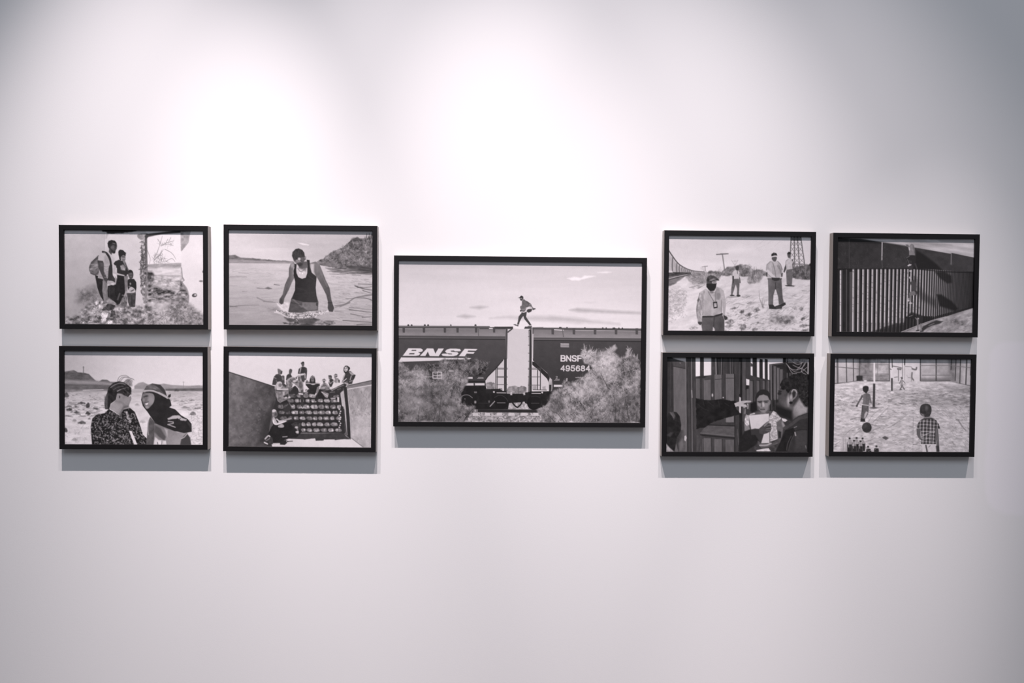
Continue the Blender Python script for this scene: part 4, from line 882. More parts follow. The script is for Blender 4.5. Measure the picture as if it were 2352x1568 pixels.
    # lettering of the right wagon
    a.text('BNSF', *r((650, 503))[0], 12.2, 9.0, 218, 2.9, gap=0.42, rot=0.4)
    a.text('495684', *r((648, 654))[0], 11.6, 8.2, 205, 2.7, gap=0.41, rot=0.4)
    for y in (322, 336, 352, 369):
        for k in range(9):
            S(r((642 + 14 * k, y + k * .3), (642 + 14 * k + 11, y + k * .3)), 1.3, 205, op=0.9)
    for y, x0, x1, v in ((858, 565, 635, 190), (874, 545, 645, 190), (832, 868, 1130, 175), (875, 868, 1130, 170)):
        for k in range(int((x1 - x0) / 17)):
            S(r((x0 + 17 * k, y), (x0 + 17 * k + 10, y)), 1.6 if y > 880 or y == 832 else 1.1, v, op=0.85)
    a.text('2', *r((572, 812))[0], 5, 3.4, 190, 0.9)
    P(r((725, 840), (748, 840), (745, 890), (722, 890)), 165); P(r((540, 940), (672, 940), (672, 972), (540, 972)), 212); P(r((700, 945), (800, 945), (800, 975), (700, 975)), 205)
    # feathery shrubs
    def shrub(poly, n, seed, lo, hi, base, sz=(3.5, 9)):
        big_n = T(base, 34, 34, 28, seed=seed + 7, oct=2, con=2.0)
        P(poly, T(big_n, 44, 8, 7, seed=seed, oct=4, con=1.7), soft=5, rough=7, rs=16, seed=seed)
        a.scatter(poly, n, sz, (0.6, 1.2), (lo, hi), ang=(25, 155), bend=0.5, seed=seed, op=0.55)
        a.scatter(poly, n // 4, (2, 6), (0.9, 1.7), (48, 86), ang=(20, 160), bend=0.4, seed=seed + 1, op=0.6)
    shrub(l((430, 630), (560, 640), (700, 570), (860, 560), (1000, 560), (1060, 530), (1150, 590), (1230, 540), (1290, 600), (1380, 620), (1370, 700), (1330, 790), (1240, 800), (1080, 800), (800, 720), (520, 760)), 420, 30, 110, 185, 92)
    left = l((25, 610), (110, 590), (170, 660), (230, 770), (250, 690), (290, 640), (400, 660), (470, 720), (540, 820), (700, 740), (820, 690), (960, 700), (1080, 800), (1060, 900), (1010, 1000), (960, 1090), (990, 1200), (1120, 1260), (1200, 1270), (1180, 1340), (1060, 1420), (1000, 1500), (25, 1500))
    shrub(left, 1500, 32, 100, 210, 116)
    P(l((30, 1000), (500, 950), (900, 1100), (950, 1300), (800, 1500), (30, 1500)), T(88, 46, 12, 10, seed=40, con=1.6), soft=24, op=0.6)
    P(l((230, 760), (330, 700), (460, 780), (470, 900), (320, 960), (220, 900)), T(180, 44, 5, seed=41, con=1.7), soft=14, op=0.65)
    P(l((60, 1120), (200, 1080), (500, 1180), (560, 1330), (300, 1380), (60, 1280)), T(166, 46, 6, seed=46, con=1.5), soft=14, op=0.4)
    a.scatter(left, 800, (2, 6), (0.6, 1.1), (120, 222), ang=(25, 155), bend=0.5, seed=42, op=0.5)
    for q in (((640, 1490), (660, 1300), (680, 1100)), ((1020, 1490), (1080, 1380), (1180, 1280)), ((560, 1490), (600, 1350)), ((820, 1140), (850, 1030), (880, 980)), ((880, 1490), (1000, 1400)), ((330, 1490), (350, 1300))):
        S(l(*q), (1.6, 0.8), 50, sm=True, op=0.7)
    S(l((440, 820), (555, 820)), 1.0, 190); S(l((553, 748), (686, 750), (684, 842), (553, 840)), 1.7, 210, closed=True); S(l((622, 752), (620, 838)), 1.3, 205); S(l((560, 798), (684, 800)), 1.3, 200); S(l((580, 770), (610, 772)), 1.3, 170)
    for k in range(4):
        S(l((795 + 18 * k, 725), (806 + 18 * k, 725)), 1.1, 200); S(l((795 + 18 * k, 740), (806 + 18 * k, 741)), 1.1, 195)
    right = r((950, 500), (960, 420), (985, 340), (1010, 350), (1040, 420), (1090, 390), (1130, 430), (1180, 410), (1200, 470), (1290, 430), (1360, 420), (1440, 350), (1460, 390), (1420, 460), (1480, 500), (1550, 540), (1620, 520), (1650, 380), (1690, 380), (1690, 480), (1760, 490), (1830, 590), (1840, 700), (1850, 1510),
              (400, 1510), (310, 1330), (340, 1280), (470, 1200), (520, 1060), (640, 1000), (690, 880), (800, 920), (880, 880), (960, 800), (1060, 740), (1130, 690), (1100, 640), (1000, 610))
    shrub(right, 2300, 34, 105, 222, 128)
    P(r((460, 1130), (640, 1110), (720, 1250), (640, 1350), (480, 1330)), T(72, 34, 8, seed=43, con=1.5), soft=14, op=0.7)
    P(r((1230, 450), (1380, 430), (1540, 600), (1500, 760), (1300, 900), (1200, 700)), T(196, 44, 5, seed=44, con=1.7), soft=18, op=0.7)
    P(r((1350, 1200), (1840, 1000), (1840, 1500), (1400, 1500)), T(86, 46, 8, seed=45, con=1.6), soft=26, op=0.62)
    P(r((900, 950), (1150, 850), (1250, 950), (1150, 1150), (950, 1150)), T(176, 50, 7, seed=47, con=1.6), soft=18, op=0.4)
    a.scatter(right, 1200, (2, 6), (0.6, 1.1), (130, 230), ang=(25, 155), bend=0.5, seed=48, op=0.55)
    for q in (((1460, 1490), (1470, 1300), (1440, 1100)), ((1680, 1490), (1640, 1300), (1660, 1100)), ((700, 1500), (600, 1380), (500, 1330)), ((560, 1500), (440, 1380)), ((1020, 1330), (960, 1240), (920, 1180)), ((1360, 1000), (1300, 880), (1250, 780)), ((1520, 1420), (1540, 1260)), ((1780, 1490), (1800, 1300))):
        S(r(*q), (1.6, 0.8), 52, sm=True, op=0.7)
    for q in (((985, 480), (1000, 400), (990, 320)), ((1000, 430), (945, 405)), ((1010, 420), (1035, 370)), ((1090, 450), (1128, 365)), ((1160, 480), (1185, 395)), ((1380, 460), (1430, 390), (1465, 330)), ((1400, 430), (1380, 360)), ((1420, 410), (1470, 350)), ((1360, 420), (1310, 380)), ((1650, 520), (1660, 430), (1645, 360)), ((1655, 450), (1710, 390)), ((1660, 420), (1625, 400)), ((1750, 520), (1745, 470)), ((1790, 540), (1800, 480)), ((1545, 580), (1555, 520)), ((1255, 470), (1235, 420)), ((1690, 500), (1720, 420))):
        S(r(*q), (3.2, 0.9), 172, sm=True, op=0.75)
    S(r((1205, 585), (1260, 586), (1258, 648), (1204, 646)), 1.4, 205, closed=True); S(r((1218, 600), (1230, 618), (1246, 600)), 1.2, 200); S(r((1230, 618), (1230, 640)), 1.2, 200)
    # the striding person
    P(c((690, 800), (860, 800), (850, 870), (835, 960), (880, 1040), (960, 1150), (1010, 1230), (950, 1245), (880, 1160), (780, 1040), (745, 940), (700, 990), (660, 1060), (620, 1140), (600, 1220), (540, 1215), (570, 1110), (590, 960), (640, 890), (680, 850)), 70)
    P(c((415, 1215), (500, 1205), (550, 1225), (590, 1240), (575, 1280), (500, 1255)), 66); S(c((500, 1215), (540, 1235)), 1.2, 200)
    P(c((885, 1270), (950, 1240), (1010, 1235), (1025, 1280), (1020, 1300), (890, 1300)), 120); S(c((930, 1255), (1000, 1248)), 1.4, 205); S(c((890, 1292), (1020, 1292)), 1.2, 70)
    P(c((700, 440), (760, 385), (800, 420), (900, 470), (1000, 545), (1030, 625), (1080, 680), (1140, 680), (1140, 720), (1050, 745), (1030, 720), (960, 730), (900, 800), (830, 790), (760, 800), (720, 810), (680, 780), (640, 780), (640, 745), (670, 740), (640, 670), (645, 610), (685, 605), (700, 520)), T(G(1205, 690, 98, 1222, 712, 116), 12, 3, seed=50))
    P(c((850, 660), (960, 620), (1040, 660), (1030, 715), (900, 720), (845, 790), (800, 790)), G(1215, 708, 215, 1222, 705, 178), soft=1.5)
    S(c((880, 620), (960, 560), (1000, 560)), 1.4, 180, op=0.6); S(c((860, 480), (930, 560), (860, 640)), 2.2, 72, op=0.6, sm=True); S(c((670, 720), (780, 720), (850, 650)), 1.5, 160, op=0.6, sm=True); S(c((690, 800), (760, 815), (840, 780)), 1.8, 225, sm=True)
    P(c((860, 780), (880, 725), (960, 710), (1025, 720), (1010, 780), (960, 815), (900, 825)), 62, sm=True); P(c((640, 745), (675, 735), (685, 780), (660, 800), (642, 780)), 64, sm=True); P(c((1050, 690), (1140, 685), (1140, 715), (1060, 745)), 84)
    P(c((625, 350), (740, 340), (735, 400), (700, 430), (660, 432), (630, 395)), 84); E(*c((668, 365))[0], 1.8, 1.2, 165, op=0.8); P(c((570, 348), (625, 325), (650, 285), (690, 272), (735, 300), (745, 345), (735, 385), (712, 345), (620, 352)), 52)
    P(c((655, 400), (700, 400), (690, 432), (660, 432)), 56)
    return a.finish(3.5, 0.35)

def art_agents():
    a = Art([(183, 165), (2005, 190), (1990, 1408), (168, 1392)], 368, 246, 210, 6)
    P, S, E, T, G = a.poly, a.stroke, a.ell, a.tex, a.grad
    P([(100, 100), (2100, 100), (2100, 760), (100, 760)], T(G(600, 230, 202, 700, 600, 216), 6, 380, 90, seed=1), soft=10)
    P([(880, 370), (1050, 320), (1300, 350), (1100, 385), (960, 390)], 226, soft=60, op=0.7)
    # power lines, poles, pylons
    for q in ([(1330, 290), (1400, 240)], [(1440, 290), (1500, 240)], [(1540, 310), (1610, 250)], [(1300, 350), (1420, 290)]):
        S(q, 4, 170, op=0.6)
    S([(872, 408), (912, 690)], (14, 13), 128); S([(798, 414), (946, 405)], 13, 108); S([(850, 405), (930, 405)], 7, 90)
    S([(650, 565), (655, 625)], 8, 130); S([(612, 574), (682, 564)], 8, 130); S([(595, 585), (640, 600)], 6, 160, op=0.6); S([(592, 600), (640, 612)], 6, 160, op=0.6)
    S([(990, 488), (1035, 560), (1072, 488)], 5, 165); S([(1010, 500), (1060, 500)], 5, 165); S([(1035, 490), (1035, 560)], 5, 170)
    # lattice tower
    tx = lambda y, k: 1815 + (k * (62 + (y - 190) * 0.095)) + (y - 190) * 0.05
    for k in (-1, -0.35, 0.3, 1):
        S([(tx(190, k), 190), (tx(590, k * 1.0), 590)], 11, 92)
    ys = [190, 250, 315, 385, 460, 530, 590]
    for y0, y1 in zip(ys, ys[1:]):
        for k0, k1 in ((-1, -.35), (-.35, -1), (-.35, .3), (.3, -.35), (.3, 1), (1, .3)):
            S([(tx(y0, k0), y0), (tx(y1, k1), y1)], 6, 108, op=0.85)
    S([(tx(535, -1), 535), (tx(540, 1), 540)], 9, 100); P([(1750, 190), (1885, 190), (1885, 240), (1755, 240)], T(70, 40, 24, seed=2), op=0.6)
    # scrub along the horizon
    P([(400, 680), (520, 640), (640, 630), (740, 625), (860, 640), (900, 600), (960, 575), (1040, 560), (1100, 545), (1180, 550), (1240, 580), (1280, 620), (1380, 605), (1440, 640), (1440, 690), (1350, 770), (1250, 780), (1180, 760), (1100, 690), (860, 690), (800, 760), (560, 800), (440, 760)], T(128, 46, 44, 32, seed=3, oct=4, con=1.7), rough=18, rs=36, soft=14)
    P([(1180, 750), (1220, 690), (1300, 640), (1380, 680), (1380, 760), (1280, 790)], T(118, 44, 36, seed=4, con=1.7), rough=14, soft=20)
    P([(1780, 570), (1900, 560), (2010, 530), (2010, 740), (1900, 750), (1760, 720)], T(96, 44, 36, seed=5, con=1.7), rough=16, soft=16)
    a.scatter([(420, 680), (640, 640), (1240, 570), (1420, 640), (1340, 760), (620, 790)], 330, (18, 55), (4, 8), (62, 190), ang=(30, 150), seed=1, op=0.6)
    a.scatter([(1780, 590), (2000, 550), (2000, 730), (1770, 720)], 130, (18, 55), (4, 8), (55, 150), ang=(30, 150), seed=2, op=0.6)
    # curving train, rails, ballast
    P([(150, 330), (182, 365), (230, 430), (290, 510), (350, 560), (430, 600), (520, 625), (640, 636), (640, 645), (440, 650), (250, 640), (150, 625)], T(G(180, 500, 172, 450, 620, 150), 14, 60, seed=6))
    S([(150, 325), (182, 362), (230, 432), (290, 512), (350, 562), (430, 602), (520, 626), (640, 636)], (18, 6), 82, sm=True); S([(180, 385), (228, 450), (282, 525), (345, 580)], 8, 205, sm=True, op=0.6)
    for x, y0, y1, w in ((228, 440, 640, 13), (282, 520, 640, 11), (318, 545, 642, 10), (350, 565, 642, 9), (378, 582, 645, 8), (400, 592, 645, 7), (424, 602, 645, 7), (448, 608, 645, 6), (475, 616, 645, 6), (500, 622, 645, 5)):
        S([(x + 8, y0), (x, (y0 + y1) / 2), (x + 4, y1)], w, 96, sm=True)
    P([(150, 600), (230, 625), (230, 645), (150, 650)], 190); P([(150, 640), (250, 640), (470, 645), (470, 668), (300, 690), (150, 720)], T(62, 30, 40, 14, seed=7)); S([(180, 640), (230, 640)], 10, 210)
    P([(150, 700), (300, 685), (480, 662), (420, 700), (330, 790), (230, 810), (150, 850)], T(112, 26, 30, 14, seed=8)); S([(150, 750), (280, 712), (420, 680)], 10, 62, sm=True); S([(150, 735), (280, 700), (420, 672)], 7, 180, sm=True)
    # sandy ground
    P([(150, 830), (250, 800), (400, 690), (440, 700), (560, 800), (800, 760), (860, 695), (1180, 700), (1440, 690), (1700, 720), (2020, 750), (2020, 1430), (150, 1430)], T(G(900, 720, 208, 900, 1400, 214), 20, 90, 30, seed=9, oct=4, ang=-14), soft=16, rough=8)
    P([(400, 700), (560, 680), (840, 720), (760, 790), (560, 800), (480, 800)], T(150, 44, 34, 26, seed=10, con=1.7), rough=16, soft=30, op=0.8)
    P([(1190, 740), (1280, 650), (1390, 700), (1350, 770), (1220, 790)], T(140, 50, 30, seed=11, con=1.7), soft=30, rough=14)
    a.scatter([(420, 710), (830, 720), (640, 790), (500, 800)], 110, (18, 50), (4, 8), (80, 190), ang=(20, 160), seed=3, op=0.6)
    a.scatter([(1190, 740), (1280, 650), (1390, 700), (1350, 780), (1220, 795)], 110, (18, 55), (4, 7), (70, 190), ang=(30, 150), seed=4, op=0.6)
    P([(170, 860), (330, 830), (420, 960), (360, 1150), (170, 1200)], T(180, 44, 22, 16, seed=12, con=1.6), soft=60, op=0.7)
    a.scatter([(170, 850), (420, 850), (420, 1250), (170, 1300)], 260, (6, 18), (4, 8), (110, 175), seed=5, op=0.5)
    a.scatter([(900, 960), (1980, 800), (1980, 1100), (1500, 1150), (900, 1100)], 190, (25, 95), (4, 8), (120, 185), ang=(-6, 36), seed=6, op=0.5)
    a.scatter([(900, 1100), (1990, 1080), (1990, 1400), (900, 1400)], 330, (12, 55), (5, 12), (95, 180), ang=(-10, 50), seed=7, op=0.55)
    P([(1500, 1200), (1780, 1200), (1820, 1290), (1660, 1330), (1480, 1290)], T(140, 54, 36, 24, seed=13, con=1.7), soft=40, rough=12, op=0.8)
    for (x, y, rx, ry, v) in ((1130, 1150, 34, 24, 70), (1210, 1190, 50, 26, 95), (1310, 1130, 44, 34, 125), (1020, 1105, 40, 16, 120), (1910, 1240, 30, 20, 95), (1930, 1330, 60, 20, 110), (970, 1280, 60, 30, 130), (1710, 1280, 60, 26, 105), (1140, 1350, 44, 50, 140), (1890, 1120, 26, 26, 110), (1290, 1380, 40, 24, 130), (1930, 1395, 50, 14, 85), (960, 1340, 50, 18, 140), (1640, 1235, 40, 20, 130), (1230, 1040, 40, 16, 140), (1180, 960, 60, 18, 160), (540, 830, 90, 22, 160), (500, 1360, 60, 20, 165), (1330, 1290, 14, 10, 90)):
        P([(x - rx, y + ry * .3), (x - rx * .3, y - ry * .7), (x + rx * .4, y - ry), (x + rx, y - ry * .1), (x + rx * .4, y + ry * .8), (x - rx * .5, y + ry)], T(v, 50, 16, seed=int(x), con=1.8), rough=12, rs=18, soft=14, op=0.85)
    for q in ([(1400, 1100), (1350, 980), (1345, 880)], [(1395, 1100), (1420, 1000)], [(1390, 1095), (1370, 1010)], [(1385, 1090), (1395, 980)], [(450, 840), (640, 790)], [(560, 850), (650, 800)]):
        S(q, (9, 4), 120, op=0.7)
    # small man, centre
    P([(985, 935), (988, 850), (1000, 760), (1005, 730), (1085, 725), (1095, 800), (1090, 860), (1085, 940), (1060, 945), (1062, 860), (1045, 800), (1020, 880), (1000, 940)], T(98, 14, 24, seed=14)); E(1080, 945, 26, 14, 60); E(1000, 942, 30, 10, 60); P([(920, 965), (1060, 955), (1080, 962), (980, 975)], 120, soft=14, op=0.7)
    P([(995, 690), (1000, 640), (1030, 612), (1070, 610), (1098, 640), (1092, 690), (1085, 725), (1005, 728)], T(194, 14, 24, seed=15)); S([(998, 690), (1002, 642), (1030, 614)], 6, 120, op=0.7); S([(1072, 612), (1098, 642), (1090, 690)], 6, 110, op=0.7); P([(1000, 690), (1022, 690), (1020, 780), (1002, 790)], 66); P([(1088, 690), (1100, 720), (1108, 780), (1094, 785)], 70); S([(1065, 625), (1068, 660)], 9, 110); P([(1042, 590), (1050, 562), (1080, 560), (1088, 580), (1082, 610), (1062, 625), (1048, 612)], 62)
    # far right man by the tower
    P([(1700, 800), (1690, 640), (1700, 600), (1770, 600), (1775, 660), (1765, 815), (1740, 820)], T(104, 16, 24, seed=16)); P([(1670, 815), (1720, 805), (1810, 820), (1790, 828), (1700, 826)], 66)
    P([(1680, 600), (1685, 500), (1720, 470), (1760, 470), (1784, 500), (1780, 600), (1700, 612)], T(190, 14, 24, seed=17)); S([(1682, 600), (1687, 502), (1720, 472)], 6, 120, op=0.7); P([(1655, 640), (1670, 580), (1690, 540), (1694, 600), (1670, 650)], 80); P([(1770, 540), (1786, 500), (1786, 580), (1775, 620)], 76); E(1772, 490, 9, 14, 90)
    P([(1704, 400), (1722, 382), (1748, 388), (1752, 420), (1742, 460), (1716, 460), (1706, 430)], 88); P([(1704, 402), (1722, 382), (1748, 388), (1752, 412), (1706, 414)], 44)
    # tall man, right of centre
    P([(1458, 740), (1632, 730), (1640, 860), (1650, 980), (1665, 1040), (1600, 1060), (1590, 960), (1556, 850), (1530, 940), (1525, 1060), (1465, 1070), (1465, 900)], T(G(1480, 900, 104, 1630, 900, 88), 12, 40, seed=18)); S([(1556, 780), (1556, 860)], 12, 62); P([(1470, 1060), (1525, 1060), (1545, 1085), (1600, 1065), (1680, 1030), (1690, 1060), (1640, 1090), (1640, 1112), (1560, 1120), (1475, 1115)], 52); P([(1560, 1075), (1650, 1080), (1620, 1110), (1560, 1112)], 66)
    P([(1435, 620), (1442, 545), (1490, 502), (1530, 500), (1580, 500), (1620, 540), (1645, 610), (1640, 660), (1632, 700), (1600, 722), (1500, 722), (1450, 712)], T(G(1460, 560, 180, 1620, 640, 162), 18, 34, 50, seed=19, con=1.4)); S([(1436, 620), (1442, 548), (1488, 505)], 7, 120, op=0.7); S([(1582, 502), (1620, 542), (1644, 610)], 8, 100, op=0.7); S([(1600, 560), (1632, 690)], 9, 110, op=0.6); S([(1520, 520), (1545, 610), (1560, 710)], 8, 120); S([(1580, 560), (1600, 600)], 12, 120, op=0.6); S([(1510, 560), (1520, 680)], 9, 150, op=0.6); S([(1455, 630), (1540, 720)], 40, 200); S([(1450, 660), (1520, 725)], 8, 135, op=0.7)
    P([(1505, 710), (1560, 715), (1610, 715), (1600, 750), (1550, 760), (1510, 740)], 58); P([(1432, 650), (1450, 640), (1452, 700), (1436, 700)], 70); P([(1630, 660), (1650, 650), (1645, 700), (1630, 710)], 72); S([(1458, 730), (1632, 728)], 12, 52)
    P([(1505, 470), (1510, 430), (1570, 440), (1572, 470), (1560, 500), (1540, 515), (1515, 500)], 86); P([(1500, 440), (1502, 410), (1530, 392), (1565, 398), (1578, 430), (1540, 428)], 46); S([(1505, 446), (1545, 438), (1580, 440)], 13, 214, sm=True); S([(1505, 480), (1530, 510), (1550, 512)], 10, 196, sm=True); E(1540, 408, 10, 7, 90)
    # nearest man
    P([(612, 1210), (870, 1180), (900, 1260), (900, 1430), (770, 1430), (760, 1350), (740, 1430), (620, 1430), (605, 1330)], T(G(640, 1250, 92, 880, 1350, 76), 12, 50, seed=20)); S([(625, 1215), (760, 1210), (868, 1180)], 22, 52, sm=True); S([(770, 1220), (762, 1340)], 9, 56); P([(752, 1345), (775, 1370), (778, 1430), (750, 1430)], 190)
    P([(618, 1200), (640, 1000), (640, 900), (660, 850), (770, 930), (800, 830), (860, 850), (885, 920), (865, 1020), (860, 1160), (760, 1205)], T(G(660, 950, 178, 800, 1150, 166), 14, 44, 70, seed=21, con=1.4)); S([(640, 905), (618, 1195)], 9, 110, op=0.7); S([(862, 1000), (862, 1165)], 9, 100, op=0.7); S([(655, 860), (590, 905)], 8, 150, op=0.7)
    P([(655, 860), (740, 880), (770, 935), (760, 960), (700, 920)], 172); P([(760, 940), (800, 830), (830, 850), (850, 930), (830, 1000), (790, 990)], T(150, 14, 30, seed=22), soft=12); E(826, 950, 26, 44, 122, soft=18, op=0.7)
    P([(580, 910), (650, 870), (640, 1000), (620, 1090), (610, 1200), (612, 1280), (560, 1290), (548, 1230), (536, 1120), (545, 1050), (560, 1000)], T(166, 30, 34, 50, seed=23, con=1.5)); S([(582, 912), (560, 1000), (540, 1110), (552, 1230)], 8, 105, op=0.75); for_s = (([(590, 1000), (600, 1120)], 120), ([(560, 1120), (600, 1200)], 130), ([(570, 1200), (605, 1250)], 140), ([(625, 960), (605, 1090)], 135), ([(555, 1060), (550, 1150)], 90))
    for q, v in for_s:
        S(q, 9, v, op=0.7)
    P([(548, 1005), (572, 960), (582, 1000), (560, 1030)], 96); P([(556, 1280), (612, 1280), (608, 1310), (590, 1325), (565, 1310)], 66)
    P([(860, 860), (890, 880), (915, 1000), (920, 1060), (905, 1200), (880, 1190), (872, 1060), (860, 980)], T(172, 14, 40, seed=24)); P([(885, 1190), (940, 1220), (940, 1250), (905, 1262), (890, 1220)], 62)
    S([(680, 1030), (740, 1040)], 6, 160, op=0.5); S([(640, 1100), (740, 1140)], 8, 160, op=0.5); S([(780, 1130), (850, 1100)], 8, 150, op=0.5); S([(650, 1000), (660, 1180)], 10, 160, op=0.4)
    P([(668, 790), (700, 780), (800, 780), (790, 840), (770, 880), (720, 888), (690, 860), (668, 830)], 38); E(740, 900, 30, 14, 120, soft=14)
    P([(668, 740), (680, 700), (720, 680), (770, 690), (830, 735), (820, 750), (790, 742), (795, 790), (700, 790), (672, 785)], T(72, 14, 20, seed=25)); P([(700, 748), (760, 720), (790, 732), (740, 755)], 130, soft=10); P([(735, 760), (795, 745), (798, 785), (745, 790)], T(150, 24, 16, seed=26)); S([(720, 765), (790, 742), (828, 745)], 9, 40, sm=True); E(690, 740, 14, 24, 48, soft=10); S([(760, 768), (785, 764)], 6, 50)
    S([(690, 890), (740, 980), (768, 1025)], 8, 110); S([(788, 890), (786, 1020)], 8, 118)
    P([(752, 1028), (806, 1020), (812, 1100), (762, 1110)], 40); P([(764, 1042), (798, 1038), (802, 1086), (770, 1092)], 196); S([(772, 1052), (792, 1050)], 8, 120); S([(774, 1070), (795, 1068)], 6, 150)
    return a.finish()

def art_gate():
    a = Art([(162, 172), (1985, 180), (1968, 1390), (140, 1390)], 368, 246, 60, 7)
    P, S, E, T, G = a.poly, a.stroke, a.ell, a.tex, a.grad
    k = lambda *p: [((175 + x / 8.474) * 5.6, (70 + y / 8.476) * 5.6) for x, y in p]
    V = lambda x0, x1, y0, y1, v, am=10, sd=1: P([(x0, y0), (x1, y0), (x1, y1), (x0, y1)], T(v, am, 26, 90, seed=sd + int(x0)))
    P([(100, 100), (2050, 100), (2050, 1450), (100, 1450)], T(58, 14, 40, 120, seed=1))
    # left leaf of the gate and its post
    V(140, 238, 180, 900, 50); V(238, 408, 180, 1400, 96, 9)
    P([(215, 172), (405, 172), (405, 232), (300, 205)], 188); P([(215, 190), (405, 235), (405, 318), (240, 285)], T(70, 10, 30, seed=2)); S([(240, 288), (405, 320)], 7, 40); E(332, 246, 8, 6, 140)
    S([(238, 200), (240, 900)], 8, 46); S([(404, 235), (406, 1390)], 9, 122); S([(412, 235), (414, 1390)], 7, 60)
    V(412, 478, 180, 1400, 56); V(484, 530, 180, 1400, 62); S([(478, 180), (482, 1390)], 8, 128); S([(478, 600), (484, 690)], 12, 165, op=0.8); S([(440, 300), (446, 1390)], 6, 84, op=0.6); S([(205, 200), (205, 800)], 6, 80, op=0.5)
    # middle leaf: sky gaps, panels, rails
    P([(530, 160), (588, 160), (588, 412), (530, 420)], 228); P([(635, 160), (732, 160), (730, 402), (635, 410)], 224)
    V(588, 635, 160, 440, 56); V(732, 795, 160, 400, 60); S([(740, 180), (738, 400)], 7, 90)
    V(795, 880, 160, 395, 46); S([(790, 180), (794, 392)], 12, 158, op=0.9); S([(862, 180), (858, 392)], 10, 118); S([(830, 200), (834, 390)], 7, 88); V(880, 940, 160, 390, 62); V(940, 1040, 160, 385, 50); S([(975, 180), (978, 380)], 8, 102); S([(1008, 180), (1002, 380)], 7, 92)
    P([(530, 425), (735, 408), (1030, 385), (1030, 1400), (530, 1400)], T(66, 10, 40, 90, seed=3))
    for x0, x1, y0, y1, v in ((540, 588, 450, 700, 88), (638, 728, 455, 720, 98), (778, 868, 395, 735, 98), (922, 1028, 385, 745, 102), (636, 728, 1215, 1395, 98), (775, 868, 1228, 1395, 96), (915, 1025, 1235, 1395, 92), (920, 1024, 930, 1020, 118)):
        V(x0, x1, y0, y1, v, 10); S([(x0, y0), (x0 + 2, y1)], 6, 120, op=0.7); S([(x1, y0), (x1, y1)], 8, 40, op=0.8)
    for q in ([(640, 462), (728, 452)], [(780, 458), (868, 450)], [(922, 442), (1028, 440)]):
        S(q, 7, 50)
    P([(540, 430), (600, 412), (690, 415), (640, 440), (590, 445)], 46); P([(740, 300), (780, 290), (775, 330), (735, 340)], 70)
    V(588, 612, 440, 730, 54); V(730, 770, 400, 740, 60); V(868, 915, 395, 745, 58); E(745, 660, 10, 20, 188, soft=10); E(885, 690, 8, 9, 190)
    P([(700, 1010), (1040, 1010), (1040, 1060), (690, 1055)], T(62, 12, 40, seed=4)); S([(690, 1045), (1030, 1058)], 13, 30); P([(690, 1050), (1030, 1062), (1025, 1185), (590, 1145), (640, 1080)], T(86, 12, 50, 20, seed=5)); S([(590, 1150), (1030, 1190)], 12, 112, op=0.8); S([(590, 1175), (1030, 1215)], 18, 40)
    V(1030, 1090, 172, 1400, 62); S([(1032, 390), (1034, 1390)], 9, 36); V(540, 600, 1180, 1395, 72, 18); S([(620, 1230), (618, 1390)], 8, 118, op=0.7); S([(768, 1240), (770, 1390)], 7, 96)
    V(1090, 1130, 172, 1400, 34); S([(1100, 230), (1095, 640)], 9, 104, op=0.7); S([(1065, 1100), (1080, 1300)], 8, 110, op=0.6); V(1130, 1175, 172, 1000, 78); S([(1178, 240), (1175, 830)], 8, 40)
    P([(1090, 680), (1112, 690), (1112, 890), (1088, 890)], 200); P([(1160, 840), (1180, 830), (1172, 900), (1150, 900)], 120, soft=16)
    # right fence: slats receding, sky gaps
    P([(1175, 172), (1700, 172), (1700, 900), (1175, 900)], T(62, 8, 40, 90, seed=6))
    for x0, x1, y0, y1 in ((1238, 1266, 172, 410), (1318, 1350, 180, 432), (1392, 1420, 185, 450), (1456, 1480, 185, 465)):
        P([(x0, y0), (x1, y0), (x1, y1), (x0, y1 - 8)], 226)
    P([(1320, 175), (1700, 175), (1700, 245), (1480, 262), (1400, 235), (1320, 200)], 214); P([(1355, 190), (1392, 200), (1392, 450), (1355, 440)], 42); P([(1262, 172), (1316, 172), (1318, 430), (1264, 410)], 48); P([(1420, 190), (1456, 200), (1456, 465), (1420, 452)], 44); P([(1238, 240), (1266, 262), (1266, 290), (1238, 290)], 70)
    P([(1480, 262), (1700, 235), (1700, 900), (1480, 900)], T(40, 8, 40, seed=7)); P([(1700, 172), (2000, 172), (2000, 460), (1700, 460)], T(30, 8, 40, seed=8)); V(1652, 1694, 172, 500, 42); S([(1660, 250), (1480, 275)], 9, 110, op=0.6)
    for x0, x1, y0 in ((1490, 1512, 265), (1536, 1565, 285), (1578, 1608, 305), (1618, 1650, 325)):
        V(x0, x1, y0, 720, 96, 10); S([(x0, y0), (x0, 700)], 6, 134, op=0.6)
    for x in (1700, 1735, 1762):
        V(x, x + 18, 370, 480, 78)
    for x0, x1 in ((1220, 1268), (1318, 1352), (1392, 1422), (1456, 1482)):
        V(x0, x1, 470, 850, 92); S([(x0, 466), (x1, 474)], 7, 44); S([(x1 + 3, 470), (x1 + 5, 850)], 12, 40)
    for x in (1505, 1550, 1592):
        S([(x, 520), (x + 4, 850)], 9, 100, op=0.6)
    P(k((300, 85), (365, 100), (360, 215), (303, 205)), 226); P(k((295, 215), (355, 215), (345, 270), (290, 300)), 34, soft=14); S(k((318, 100), (318, 190)), 6, 150, op=0.6)
    V(1190, 1214, 580, 840, 92)
    # razor wire
    P([(1695, 175), (1985, 175), (1985, 240), (1720, 240)], T(150, 40, 24, seed=9, con=1.5), soft=16, op=0.75)
